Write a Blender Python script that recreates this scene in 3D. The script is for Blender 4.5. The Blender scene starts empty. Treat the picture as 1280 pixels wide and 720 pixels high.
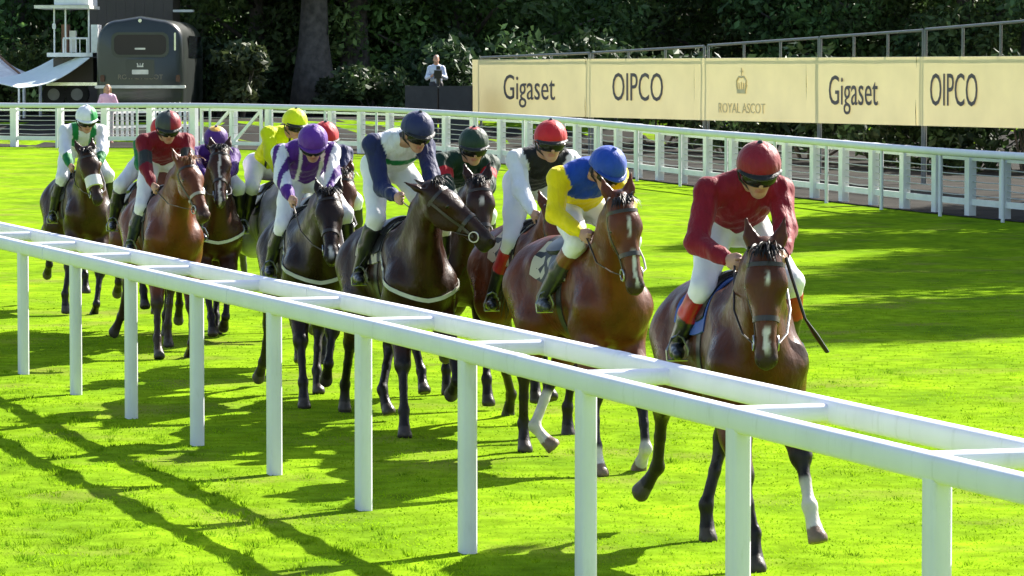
import bpy, bmesh, math, random
import numpy as np
from mathutils import Vector, Matrix

scene = bpy.context.scene
COL = scene.collection
rnd = random.Random(7)
rng = np.random.default_rng(7)

# ------------------------------------------------------------------ camera, sky, sun, exposure
FPX = 5000.0                      # focal length in pixels of a 1280 wide frame
CAM = np.array([0.0, 0.0, 2.6])
PITCH = math.atan(272.0 / FPX)
cam_d = bpy.data.cameras.new('camera')
cam_d.sensor_width = 36.0
cam_d.lens = FPX / 1280.0 * 36.0
cam_d.clip_start = 0.5
cam_d.clip_end = 2000.0
cam_o = bpy.data.objects.new('camera', cam_d)
COL.objects.link(cam_o)
cam_o.location = CAM
cam_o.rotation_euler = (math.pi / 2 - PITCH, 0, 0)
scene.camera = cam_o

SUN_AZ = math.atan2(0.69, 0.73)   # from +Y towards +X
SUN_EL = math.radians(37.0)
world = bpy.data.worlds.new('World')
scene.world = world
world.use_nodes = True
wn = world.node_tree
bg = wn.nodes['Background']
sky = wn.nodes.new('ShaderNodeTexSky')
sky.sky_type = 'NISHITA'
sky.sun_disc = False
sky.sun_elevation = SUN_EL
sky.sun_rotation = SUN_AZ
sky.air_density = 1.0
sky.dust_density = 1.5
wn.links.new(sky.outputs['Color'], bg.inputs['Color'])
bg.inputs['Strength'].default_value = 0.085

sun_d = bpy.data.lights.new('sun', 'SUN')
sun_d.energy = 5.0
sun_d.angle = math.radians(0.5)
sun_d.color = (1.0, 0.95, 0.86)
sun_o = bpy.data.objects.new('sun', sun_d)
COL.objects.link(sun_o)
sv = Vector((math.sin(SUN_AZ) * math.cos(SUN_EL), math.cos(SUN_AZ) * math.cos(SUN_EL), math.sin(SUN_EL)))
sun_o.rotation_euler = sv.to_track_quat('Z', 'Y').to_euler()
sun_o.location = (60, 60, 60)

scene.view_settings.view_transform = 'Standard'
scene.view_settings.look = 'None'
scene.view_settings.exposure = 1.55
scene.view_settings.gamma = 1.0
scene.view_settings.use_curve_mapping = False

# ------------------------------------------------------------------ helpers
def ray(u, v):
    x = (u - 640.0) / FPX
    y = (360.0 - v) / FPX
    c, s = math.cos(PITCH), math.sin(PITCH)
    return np.array([x, c + y * s, -s + y * c])

def atY(u, v, Y):
    d = ray(u, v)
    return CAM + d * ((Y - CAM[1]) / d[1])

def sstep(a, b, x):
    t = np.clip((x - a) / (b - a), 0, 1)
    return t * t * (3 - 2 * t)

def ground_z(X, Y):
    X = np.asarray(X, float); Y = np.asarray(Y, float)
    t = (Y - 48.0 - 1.2 * np.clip(X, -15, 25)) / 65.0
    z = 0.55 * sstep(0.0, 1.0, t)
    z = z + 0.65 * sstep(107.5, 113.0, Y + 0.0 * X)
    z = z + 0.012 * np.sin(X * 0.7 + 1.0) * np.sin(Y * 0.31) * (Y > 0)
    d = X - (-4.17 + (34.06 - Y) * 0.3057)           # metres right of the near rail
    rough = 0.005 + 0.009 * sstep(-0.2, -1.0, d) * (Y < 60)
    b = np.sin(X * 5.1 + 1.3 * np.sin(Y * 2.7)) * np.sin(Y * 4.3 + 1.1 * np.sin(X * 3.3)) + .6 * np.sin(X * 9.7 + Y * 3.1) * np.sin(Y * 7.9 - X * 2.2)
    z = z + rough * b * (Y > 0) * (Y < 60)
    return z

def tag(o, label=None, cat=None, group=None, kind=None):
    if label: o['label'] = label
    if cat: o['category'] = cat
    if group: o['group'] = group
    if kind: o['kind'] = kind
    return o

def empty(name, loc=(0, 0, 0), rz=0.0):
    o = bpy.data.objects.new(name, None)
    COL.objects.link(o)
    o.location = loc
    o.rotation_euler = (0, 0, rz)
    o.empty_display_size = 0.2
    return o

def link(name, me, mat=None, parent=None):
    o = bpy.data.objects.new(name, me)
    COL.objects.link(o)
    if mat is not None and len(me.materials) == 0:
        me.materials.append(mat)
    if parent is not None:
        o.parent = parent
    return o

def np_mesh(name, V, F, smooth=True, col=None):
    """V (n,3), F (m,k) with k = 3 or 4"""
    me = bpy.data.meshes.new(name)
    V = np.ascontiguousarray(V, np.float32); F = np.ascontiguousarray(F, np.int32)
    m, k = F.shape
    me.vertices.add(len(V)); me.vertices.foreach_set('co', V.ravel())
    me.loops.add(m * k); me.loops.foreach_set('vertex_index', F.ravel())
    me.polygons.add(m)
    me.polygons.foreach_set('loop_start', np.arange(0, m * k, k, dtype=np.int32))
    me.polygons.foreach_set('loop_total', np.full(m, k, np.int32))
    me.polygons.foreach_set('use_smooth', np.full(m, smooth, bool))
    if col is not None:
        a = me.color_attributes.new('tint', 'FLOAT_COLOR', 'POINT')
        c = np.ones((len(V), 4), np.float32); c[:, :3] = col
        a.data.foreach_set('color', c.ravel())
    me.update(calc_edges=True)
    me.validate()
    return me

class MB:
    """collects shapes into one mesh"""
    def __init__(s): s.v = []; s.f = []
    def add(s, vs, fs):
        n = len(s.v); s.v += [tuple(map(float, p)) for p in vs]; s.f += [tuple(i + n for i in f) for f in fs]; return s
    def box(s, c, d, rz=0.0, R=None):
        c = np.array(c, float); d = np.array(d, float) / 2
        vs = np.array([[x, y, z] for x in (-1, 1) for y in (-1, 1) for z in (-1, 1)], float) * d
        if R is None:
            cr, sr = math.cos(rz), math.sin(rz); R = np.array([[cr, -sr, 0], [sr, cr, 0], [0, 0, 1]])
        vs = vs @ np.array(R).T + c
        return s.add(vs, [(0, 1, 3, 2), (4, 6, 7, 5), (0, 4, 5, 1), (2, 3, 7, 6), (0, 2, 6, 4), (1, 5, 7, 3)])
    def bar(s, a, b, w, h=None, up=(0, 0, 1), chamfer=0.0):
        """rectangular bar from a to b, w across, h in the up direction"""
        a = np.array(a, float); b = np.array(b, float); h = w if h is None else h
        d = b - a; d /= np.linalg.norm(d)
        up = np.array(up, float)
        if abs(d @ up) > 0.95: up = np.array([0, 1, 0.0])
        sd = np.cross(d, up); sd /= np.linalg.norm(sd); u2 = np.cross(sd, d)
        c = min(chamfer, w * .45, h * .45)
        if c > 0:
            prof = [(-w/2+c, -h/2), (w/2-c, -h/2), (w/2, -h/2+c), (w/2, h/2-c), (w/2-c, h/2), (-w/2+c, h/2), (-w/2, h/2-c), (-w/2, -h/2+c)]
        else:
            prof = [(-w/2, -h/2), (w/2, -h/2), (w/2, h/2), (-w/2, h/2)]
        n = len(prof)
        vs = [a + sd * p + u2 * q for p, q in prof] + [b + sd * p + u2 * q for p, q in prof]
        fs = [(i, (i + 1) % n, n + (i + 1) % n, n + i) for i in range(n)] + [tuple(range(n - 1, -1, -1)), tuple(range(n, 2 * n))]
        return s.add(vs, fs)
    def tube(s, pts, r, n=8, cap=True, flat=1.0, up=(0, 0, 1), sq=2.0):
        pts = [np.array(p, float) for p in pts]; m = len(pts)
        rs = [r] * m if np.isscalar(r) else list(r)
        base = []
        for i, p in enumerate(pts):
            d = pts[min(i + 1, m - 1)] - pts[max(i - 1, 0)]; d = d / (np.linalg.norm(d) + 1e-9)
            u = np.array(up, float)
            if abs(d @ u) > 0.97: u = np.array([0.3, 1, 0.1]); u /= np.linalg.norm(u)
            a = np.cross(d, u); a /= np.linalg.norm(a); b = np.cross(a, d)
            for k in range(n):
                t = 2 * math.pi * k / n
                ct, st = math.cos(t), math.sin(t)
                if sq != 2.0: ct, st = math.copysign(abs(ct) ** (2 / sq), ct), math.copysign(abs(st) ** (2 / sq), st)
                base.append(p + rs[i] * (ct * a + st * b * flat))
        fs = []
        for i in range(m - 1):
            for k in range(n):
                k2 = (k + 1) % n
                fs.append((i * n + k, i * n + k2, (i + 1) * n + k2, (i + 1) * n + k))
        if cap:
            fs.append(tuple(range(n - 1, -1, -1))); fs.append(tuple((m - 1) * n + k for k in range(n)))
        return s.add(base, fs)
    def torus(s, c, axis, R, r, n=16, m=6):
        axis = np.array(axis, float); axis /= np.linalg.norm(axis)
        t = np.array([0, 0, 1.0]) if abs(axis[2]) < .9 else np.array([1.0, 0, 0])
        a = np.cross(axis, t); a /= np.linalg.norm(a); b = np.cross(axis, a)
        vs = []; fs = []
        for i in range(n):
            th = 2 * math.pi * i / n; e = math.cos(th) * a + math.sin(th) * b
            for j in range(m):
                ph = 2 * math.pi * j / m
                vs.append(np.array(c) + e * (R + r * math.cos(ph)) + axis * r * math.sin(ph))
        for i in range(n):
            for j in range(m):
                fs.append((i * m + j, ((i + 1) % n) * m + j, ((i + 1) % n) * m + (j + 1) % m, i * m + (j + 1) % m))
        return s.add(vs, fs)
    def grid(s, P):
        """P (a,b,3) sheet"""
        P = np.asarray(P); a, b = P.shape[:2]
        fs = [(i * b + j, (i + 1) * b + j, (i + 1) * b + j + 1, i * b + j + 1) for i in range(a - 1) for j in range(b - 1)]
        return s.add(P.reshape(-1, 3), fs)
    def slab(s, P, Q):
        """closed sheet with P outside and Q inside (same (a,b,3) grids)"""
        P = np.asarray(P); Q = np.asarray(Q); a, b = P.shape[:2]; N = a * b
        vs = np.concatenate([P.reshape(-1, 3), Q.reshape(-1, 3)]); fs = []
        for i in range(a - 1):
            for j in range(b - 1):
                q = (i * b + j, (i + 1) * b + j, (i + 1) * b + j + 1, i * b + j + 1)
                fs.append(q); fs.append(tuple(N + k for k in q[::-1]))
        rim = [i * b for i in range(a)] + [(a - 1) * b + j for j in range(1, b)] + [i * b + b - 1 for i in range(a - 2, -1, -1)] + [j for j in range(b - 2, 0, -1)]
        for i in range(len(rim)):
            p, q = rim[i], rim[(i + 1) % len(rim)]
            fs.append((q, p, N + p, N + q))
        return s.add(vs, fs)
    def mesh(s, name, smooth=False):
        me = bpy.data.meshes.new(name); me.from_pydata(s.v, [], s.f)
        if smooth:
            me.polygons.foreach_set('use_smooth', [True] * len(me.polygons))
        me.update(); return me
    def build(s, name, mat, parent=None, smooth=False, org=None):
        if org is not None:
            o3 = tuple(org); s.v = [(p[0] - o3[0], p[1] - o3[1], p[2] - o3[2]) for p in s.v]
        o = link(name, s.mesh(name, smooth), mat, parent)
        if smooth:
            o.data.set_sharp_from_angle(angle=math.radians(50))
        return o

# ------------------------------------------------------------------ materials
def nodes_of(name):
    m = bpy.data.materials.new(name); m.use_nodes = True
    nt = m.node_tree; return m, nt, nt.nodes['Principled BSDF']

def mat_plain(name, col, rough=0.6, metal=0.0, var=0.12, scale=6.0, bump=0.0, bscale=40.0, spec=0.5, coat=0.0):
    m, nt, p = nodes_of(name)
    tc = nt.nodes.new('ShaderNodeTexCoord')
    nz = nt.nodes.new('ShaderNodeTexNoise'); nz.inputs['Scale'].default_value = scale; nz.inputs['Detail'].default_value = 5
    nt.links.new(tc.outputs['Object'], nz.inputs['Vector'])
    rp = nt.nodes.new('ShaderNodeMapRange'); rp.inputs[1].default_value = .3; rp.inputs[2].default_value = .7
    rp.inputs[3].default_value = 1 - var; rp.inputs[4].default_value = 1 + var
    nt.links.new(nz.outputs['Fac'], rp.inputs[0])
    mx = nt.nodes.new('ShaderNodeVectorMath'); mx.operation = 'SCALE'
    mx.inputs[0].default_value = col[:3]
    nt.links.new(rp.outputs[0], mx.inputs['Scale'])
    nt.links.new(mx.outputs[0], p.inputs['Base Color'])
    p.inputs['Roughness'].default_value = rough; p.inputs['Metallic'].default_value = metal
    p.inputs['Specular IOR Level'].default_value = spec
    p.inputs['Coat Weight'].default_value = coat
    if bump > 0:
        n2 = nt.nodes.new('ShaderNodeTexNoise'); n2.inputs['Scale'].default_value = bscale; n2.inputs['Detail'].default_value = 4
        nt.links.new(tc.outputs['Object'], n2.inputs['Vector'])
        b = nt.nodes.new('ShaderNodeBump'); b.inputs['Strength'].default_value = bump; b.inputs['Distance'].default_value = 0.02
        nt.links.new(n2.outputs['Fac'], b.inputs['Height']); nt.links.new(b.outputs[0], p.inputs['Normal'])
    return m

def mat_tint(name, rough=0.5, sheen=0.0, bump=0.2, bscale=(30, 30, 30), dist=0.004, var=0.15, vscale=8.0, spec=0.5, trans=0.0):
    """colour comes from the mesh's own tint attribute, with noise on it"""
    m, nt, p = nodes_of(name)
    at = nt.nodes.new('ShaderNodeAttribute'); at.attribute_name = 'tint'
    tc = nt.nodes.new('ShaderNodeTexCoord')
    nz = nt.nodes.new('ShaderNodeTexNoise'); nz.inputs['Scale'].default_value = vscale; nz.inputs['Detail'].default_value = 6
    nt.links.new(tc.outputs['Object'], nz.inputs['Vector'])
    rp = nt.nodes.new('ShaderNodeMapRange'); rp.inputs[1].default_value = .3; rp.inputs[2].default_value = .7
    rp.inputs[3].default_value = 1 - var; rp.inputs[4].default_value = 1 + var
    nt.links.new(nz.outputs['Fac'], rp.inputs[0])
    mx = nt.nodes.new('ShaderNodeVectorMath'); mx.operation = 'SCALE'
    nt.links.new(at.outputs['Color'], mx.inputs[0]); nt.links.new(rp.outputs[0], mx.inputs['Scale'])
    nt.links.new(mx.outputs[0], p.inputs['Base Color'])
    p.inputs['Roughness'].default_value = rough
    p.inputs['Specular IOR Level'].default_value = spec
    p.inputs['Sheen Weight'].default_value = sheen
    p.inputs['Sheen Roughness'].default_value = 0.4
    if bump > 0:
        mp = nt.nodes.new('ShaderNodeMapping'); mp.inputs['Scale'].default_value = bscale
        nt.links.new(tc.outputs['Object'], mp.inputs['Vector'])
        n2 = nt.nodes.new('ShaderNodeTexNoise'); n2.inputs['Scale'].default_value = 1.0; n2.inputs['Detail'].default_value = 3
        nt.links.new(mp.outputs[0], n2.inputs['Vector'])
        b = nt.nodes.new('ShaderNodeBump'); b.inputs['Strength'].default_value = bump; b.inputs['Distance'].default_value = dist
        nt.links.new(n2.outputs['Fac'], b.inputs['Height']); nt.links.new(b.outputs[0], p.inputs['Normal'])
    if trans > 0:
        tr = nt.nodes.new('ShaderNodeBsdfTranslucent'); nt.links.new(mx.outputs[0], tr.inputs['Color'])
        ms = nt.nodes.new('ShaderNodeMixShader'); ms.inputs[0].default_value = trans
        out = nt.nodes['Material Output']
        nt.links.new(p.outputs[0], ms.inputs[1]); nt.links.new(tr.outputs[0], ms.inputs[2]); nt.links.new(ms.outputs[0], out.inputs['Surface'])
    return m

M = {}
def mat_rail():
    m = mat_plain('white_pvc', (0.74, 0.735, 0.78), rough=0.5, var=0.05, scale=3.0, bump=0.06, bscale=9)
    nt = m.node_tree; p = nt.nodes['Principled BSDF']; src = p.inputs['Base Color'].links[0].from_socket
    tc = nt.nodes.new('ShaderNodeTexCoord'); mp = nt.nodes.new('ShaderNodeMapping'); mp.inputs['Scale'].default_value = (6, 6, 1.2)
    nt.links.new(tc.outputs['Object'], mp.inputs['Vector'])
    nz = nt.nodes.new('ShaderNodeTexNoise'); nz.inputs['Scale'].default_value = 2.2; nz.inputs['Detail'].default_value = 8; nz.inputs['Roughness'].default_value = .7
    nt.links.new(mp.outputs[0], nz.inputs['Vector'])
    r = nt.nodes.new('ShaderNodeMapRange'); r.inputs[1].default_value = .56; r.inputs[2].default_value = .78; r.inputs[3].default_value = 0; r.inputs[4].default_value = .45
    nt.links.new(nz.outputs['Fac'], r.inputs[0])
    mx = nt.nodes.new('ShaderNodeMixRGB'); mx.inputs[2].default_value = (.42, .43, .36, 1)
    nt.links.new(r.outputs[0], mx.inputs[0]); nt.links.new(src, mx.inputs[1]); nt.links.new(mx.outputs[0], p.inputs['Base Color'])
    return m
M['white_rail'] = mat_rail()
M['white_paint'] = mat_plain('white_painted_timber', (0.80, 0.81, 0.79), rough=0.55, var=0.08, scale=4.0, bump=0.15, bscale=30)
M['wire'] = mat_plain('fence_wire', (0.5, 0.5, 0.48), rough=0.5, metal=0.0)
M['black'] = mat_plain('black_leather', (0.012, 0.012, 0.013), rough=0.35, var=0.2)
M['boot'] = mat_plain('boot_leather', (0.014, 0.014, 0.015), rough=0.28, var=0.25, bump=0.15, bscale=25)
M['steel'] = mat_plain('steel', (0.42, 0.42, 0.42), rough=0.4, metal=1.0)
M['lens'] = mat_plain('goggle_lens', (0.008, 0.008, 0.009), rough=0.25, var=0.0, spec=.25)
def mat_coat():
    m = mat_tint('horse_coat', rough=0.40, sheen=0.0, bump=0.7, bscale=(9, 9, 6), dist=0.022, var=0.30, vscale=7.0, spec=0.24)
    nt = m.node_tree; p = nt.nodes['Principled BSDF']
    tc = nt.nodes.new('ShaderNodeTexCoord')
    n1 = nt.nodes.new('ShaderNodeTexNoise'); n1.inputs['Scale'].default_value = 4.5; n1.inputs['Detail'].default_value = 7
    nt.links.new(tc.outputs['Object'], n1.inputs['Vector'])
    r = nt.nodes.new('ShaderNodeMapRange'); r.inputs[1].default_value = .35; r.inputs[2].default_value = .65; r.inputs[3].default_value = .26; r.inputs[4].default_value = .50
    nt.links.new(n1.outputs['Fac'], r.inputs[0]); nt.links.new(r.outputs[0], p.inputs['Roughness'])
    # short hair: fine streaky relief on top of the muscle relief
    mp = nt.nodes.new('ShaderNodeMapping'); mp.inputs['Scale'].default_value = (40, 160, 90)
    nt.links.new(tc.outputs['Object'], mp.inputs['Vector'])
    n2 = nt.nodes.new('ShaderNodeTexNoise'); n2.inputs['Scale'].default_value = 1.0; n2.inputs['Detail'].default_value = 3
    nt.links.new(mp.outputs[0], n2.inputs['Vector'])
    b2 = nt.nodes.new('ShaderNodeBump'); b2.inputs['Strength'].default_value = .35; b2.inputs['Distance'].default_value = .004
    old = p.inputs['Normal'].links[0].from_socket
    nt.links.new(n2.outputs['Fac'], b2.inputs['Height']); nt.links.new(old, b2.inputs['Normal']); nt.links.new(b2.outputs[0], p.inputs['Normal'])
    return m
M['coat'] = mat_coat()
M['hair'] = mat_tint('horse_hair', rough=0.5, bump=0.0, var=0.3, vscale=20, spec=0.4, trans=0.15)
M['silk'] = mat_tint('jockey_silk', rough=0.62, sheen=0.15, bump=0.85, bscale=(18, 34, 12), dist=0.016, var=0.08, vscale=10, spec=0.2, trans=0.06)
M['breech'] = mat_tint('breeches', rough=0.6, bump=0.5, bscale=(16, 16, 16), dist=0.012, var=0.05, vscale=12)
M['skin'] = mat_tint('skin', rough=0.5, bump=0.1, var=0.08, vscale=30)
M['eye'] = mat_plain('horse_eye', (0.006, 0.004, 0.003), rough=0.05, var=0.0)
M['cap'] = mat_tint('cap_silk', rough=0.55, sheen=0.2, bump=0.8, bscale=(26, 26, 14), dist=0.012, var=0.10, vscale=14, spec=.3)
# ------------------------------------------------------------------ ground
def mat_turf():
    m, nt, p = nodes_of('racecourse_turf')
    tc = nt.nodes.new('ShaderNodeTexCoord')
    def noise(scale, detail=4, vec=None):
        n = nt.nodes.new('ShaderNodeTexNoise'); n.inputs['Scale'].default_value = scale; n.inputs['Detail'].default_value = detail
        nt.links.new(vec if vec else tc.outputs['Object'], n.inputs['Vector']); return n
    mp = nt.nodes.new('ShaderNodeMapping'); mp.inputs['Scale'].default_value = (0.9, 0.5, 1.0); mp.inputs['Rotation'].default_value = (0, 0, -0.3)
    nt.links.new(tc.outputs['Object'], mp.inputs['Vector'])
    n1 = noise(1.3, 5, mp.outputs[0]); n2 = noise(5.0, 4); n3 = noise(45.0, 3)
    r1 = nt.nodes.new('ShaderNodeValToRGB')
    e = r1.color_ramp.elements
    e[0].position = .30; e[0].color = (0.110, 0.205, 0.012, 1)
    e[1].position = .68; e[1].color = (0.210, 0.345, 0.012, 1)
    nt.links.new(n1.outputs['Fac'], r1.inputs[0])
    r2 = nt.nodes.new('ShaderNodeMapRange'); r2.inputs[1].default_value = .3; r2.inputs[2].default_value = .7; r2.inputs[3].default_value = .68; r2.inputs[4].default_value = 1.20
    nt.links.new(n2.outputs['Fac'], r2.inputs[0])
    s = nt.nodes.new('ShaderNodeVectorMath'); s.operation = 'SCALE'
    nt.links.new(r1.outputs[0], s.inputs[0]); nt.links.new(r2.outputs[0], s.inputs['Scale'])
    # worn, slightly brown patches
    n4 = noise(0.8, 6)
    r4 = nt.nodes.new('ShaderNodeMapRange'); r4.inputs[1].default_value = .54; r4.inputs[2].default_value = .72; r4.inputs[3].default_value = 0; r4.inputs[4].default_value = .55
    nt.links.new(n4.outputs['Fac'], r4.inputs[0])
    mix = nt.nodes.new('ShaderNodeMixRGB'); mix.inputs[2].default_value = (0.19, 0.17, 0.05, 1)
    nt.links.new(r4.outputs[0], mix.inputs[0]); nt.links.new(s.outputs[0], mix.inputs[1])
    nt.links.new(mix.outputs[0], p.inputs['Base Color'])
    p.inputs['Roughness'].default_value = 0.75; p.inputs['Specular IOR Level'].default_value = 0.0
    ad = nt.nodes.new('ShaderNodeMath'); ad.operation = 'MULTIPLY_ADD'; ad.inputs[1].default_value = 0.5
    nt.links.new(n3.outputs['Fac'], ad.inputs[0]); nt.links.new(n2.outputs['Fac'], ad.inputs[2])
    b = nt.nodes.new('ShaderNodeBump'); b.inputs['Strength'].default_value = 0.3; b.inputs['Distance'].default_value = 0.04
    nt.links.new(ad.outputs[0], b.inputs['Height']); nt.links.new(b.outputs[0], p.inputs['Normal'])
    return m
M['turf'] = mat_turf()

def terrain(name, xs, ys, mat, dz=0.0, keep=None):
    X, Y = np.meshgrid(xs, ys, indexing='ij')
    Z = ground_z(X, Y) + dz
    V = np.stack([X, Y, Z], -1).reshape(-1, 3)
    b = len(ys); i, j = np.meshgrid(np.arange(len(xs) - 1), np.arange(b - 1), indexing='ij')
    F = np.stack([i * b + j, (i + 1) * b + j, (i + 1) * b + j + 1, i * b + j + 1], -1).reshape(-1, 4)
    return link(name, np_mesh(name, V, F), mat)

xs = np.unique(np.concatenate([np.linspace(-600, -60, 12), np.arange(-7, 7, .2), np.linspace(-60, 70, 66), np.linspace(70, 600, 12)]))
ys = np.unique(np.concatenate([np.linspace(-60, 0, 6), np.arange(12, 46, .22), np.linspace(0, 220, 111), np.linspace(220, 1200, 12)]))
g = terrain('ground', xs, ys, M['turf'])
tag(g, kind='structure')

# rail line far across the course: (X, Y) from right to left, a bend
RAIL = [(24.0, 20.0), (18.2, 38.0), (13.0, 53.5), (8.1, 68.0), (2.97, 83.0), (-0.24, 92.2), (-6.5, 102.3), (-12.2, 106.3), (-20.0, 108.5), (-34.0, 109.5)]
def curve_pts(P, step):
    P = np.array(P, float); out = []
    n = len(P)
    for i in range(n - 1):
        p0, p1, p2, p3 = P[max(i - 1, 0)], P[i], P[i + 1], P[min(i + 2, n - 1)]
        for t in np.linspace(0, 1, 40, endpoint=False):
            out.append(0.5 * ((2 * p1) + (-p0 + p2) * t + (2 * p0 - 5 * p1 + 4 * p2 - p3) * t * t + (-p0 + 3 * p1 - 3 * p2 + p3) * t ** 3))
    out.append(P[-1]); out = np.array(out)
    L = np.concatenate([[0], np.cumsum(np.linalg.norm(np.diff(out, axis=0), axis=1))])
    s = np.arange(0, L[-1], step)
    return np.stack([np.interp(s, L, out[:, 0]), np.interp(s, L, out[:, 1])], 1)
def on_ground(p, h=0.0): return np.array([p[0], p[1], float(ground_z(p[0], p[1])) + h])

# bare gravelly service path and woodland floor behind the far rail
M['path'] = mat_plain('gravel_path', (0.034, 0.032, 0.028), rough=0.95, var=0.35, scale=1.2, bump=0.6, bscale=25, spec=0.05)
rc = curve_pts(RAIL, 2.0)
nx = 40
rows = []
for k in range(nx):
    t = (k / (nx - 1)) ** 1.6
    row = []
    for i, p in enumerate(rc):
        a = rc[max(i - 1, 0)]; b = rc[min(i + 1, len(rc) - 1)]; d = (b - a) / np.linalg.norm(b - a)
        nrm = np.array([d[1], -d[0]]);  nrm = nrm if nrm[1] > 0 or nrm[0] > 0 else -nrm
        far = np.array([p[0] * 1.6 + 30 * max(0, (110 - p[1]) / 90), 190.0])
        q = (p + nrm * 0.25) * (1 - t) + far * t
        row.append([q[0], q[1], float(ground_z(q[0], q[1])) + 0.012])
    rows.append(row)
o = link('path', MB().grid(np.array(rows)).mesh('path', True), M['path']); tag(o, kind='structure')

# ------------------------------------------------------------------ grass blades (stuff)
M['blade'] = mat_tint('grass_blade', rough=0.5, bump=0.0, var=0.22, vscale=1.3, spec=0.0, trans=0.55)
_rc = curve_pts(RAIL, .5); RY, RX = _rc[:, 1], _rc[:, 0]
def blades(n, y0, y1, hmin, hmax, w):
    Y = y0 * (y1 / y0) ** rng.random(n); w = w * Y
    X = (rng.random(n) - .5) * 0.275 * Y
    # patchy density
    keepv = 0.5 + 0.5 * np.sin(X * 3.1 + 1.7 * np.sin(Y * 1.3)) * np.sin(Y * 2.3 + 1.1 * np.sin(X * 2.1))
    keep = rng.random(n) < 0.45 + 0.55 * keepv
    keep &= rng.random(n) < sstep(62, 24, Y)
    keep &= X < np.interp(Y, RY, RX) + .15
    X, Y, keepv = X[keep], Y[keep], keepv[keep]; n = len(X)
    H = hmin + (hmax - hmin) * rng.random(n) * (0.6 + 0.4 * keepv)
    a = rng.random(n) * 2 * np.pi; lean = (.4 + rng.random(n)) * 1.1 * H; la = rng.random(n) * 2 * np.pi
    Z = ground_z(X, Y)
    B = np.stack([X, Y, Z], 1)
    S = np.stack([np.cos(a), np.sin(a) * 0.3, 0 * a], 1) * (w[keep] * (0.6 + 0.8 * rng.random(n)))[:, None]
    T = B + np.stack([np.cos(la) * lean, np.sin(la) * lean, H], 1)
    V = np.stack([B - S, B + S, T], 1).reshape(-1, 3)
    F = np.arange(3 * n).reshape(-1, 3)
    c0 = np.array([0.145, 0.275, 0.008]); c1 = np.array([0.24, 0.41, 0.008])
    t = np.clip(.25 + rng.random(n) * 0.3 + keepv * 0.4, 0, 1)[:, None]
    c = c0 * (1 - t) + c1 * t
    return V, F, np.repeat(c, 3, 0)
def tufts():
    # rougher, longer grass on the camera's side of the rail
    Y0 = rng.uniform(13.5, 36, 2600); X0 = rng.uniform(-.14, .14, 2600) * Y0
    d = X0 - (-4.17 + (34.06 - Y0) * 0.3057)
    k = (d < -.1) | (rng.random(2600) < .06); X0, Y0 = X0[k], Y0[k]
    m = 34; n = len(X0) * m
    r_ = np.abs(rng.normal(size=n)) * .05; a = rng.random(n) * 2 * np.pi
    X = np.repeat(X0, m) + r_ * np.cos(a); Y = np.repeat(Y0, m) + r_ * np.sin(a)
    H = np.repeat(rng.uniform(.018, .045, len(X0)), m) * (.5 + .6 * rng.random(n)); la = a + rng.normal(size=n) * .5; ln = H * (.3 + .6 * rng.random(n))
    B = np.stack([X, Y, ground_z(X, Y)], 1); S = np.stack([np.cos(a + 1.5), np.sin(a + 1.5) * .4, 0 * a], 1) * .0038
    T = B + np.stack([np.cos(la) * ln, np.sin(la) * ln, H], 1)
    t = np.repeat(rng.random(len(X0)), m)[:, None]
    c = np.array([0.12, 0.235, 0.010]) * (1 - t) + np.array([0.22, 0.37, 0.010]) * t
    return np.stack([B - S, B + S, T], 1).reshape(-1, 3), np.arange(3 * n).reshape(-1, 3), np.repeat(c, 3, 0)
parts_ = [blades(200000, 13.5, 62, .005, .015, .00022), tufts()]
off = 0; VV = []; FF = []; CC = []
for V, F, c in parts_:
    VV.append(V); FF.append(F + off); CC.append(c); off += len(V)
o = link('grass', np_mesh('grass', np.concatenate(VV), np.concatenate(FF), False, np.concatenate(CC)), M['blade'])
tag(o, 'short bright green turf of the racecourse', 'grass', kind='stuff')

# ------------------------------------------------------------------ near running rail
_bow = {0: 0.0, 1: .035, 2: .036, 3: .052, 4: .072, 5: .082, 6: .078, 7: .035, 8: .014, 9: .01}
def near_pt(i):                              # posts of the near rail, a slight bow in the middle
    return np.array([-4.17 + 0.642 * i + np.interp(i, list(_bow), list(_bow.values())), 34.06 - 2.1 * i])
rd = np.array([0.642, -2.1]); SP = np.linalg.norm(rd); rd /= SP
rp = np.array([-rd[1], rd[0]])            # to the right, towards the horses
I0, I1 = -5, 12
ORG = on_ground(near_pt(0))
rail = empty('running_rail', ORG)
tag(rail, 'white double tube running rail on posts crossing the foreground', 'rail')
def prof_tube(pts, w, h, n=14):
    return MB().tube(pts, w / 2, n=20, flat=h / w, sq=3.4)
RAIL_Z = 1.09
OFF = 0.55
pts = [np.append(near_pt(i), RAIL_Z) for i in np.arange(I0 - .4, I1 + .5, 0.5)]
prof_tube(pts, 0.09, 0.112).build('front_rail', M['white_rail'], rail, True, ORG)
pts = [np.append(near_pt(i) + rp * OFF, RAIL_Z + 0.0) for i in np.arange(I0 - .4, I1 + .5, 0.5)]
prof_tube(pts, 0.09, 0.112).build('back_rail', M['white_rail'], rail, True, ORG)
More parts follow.
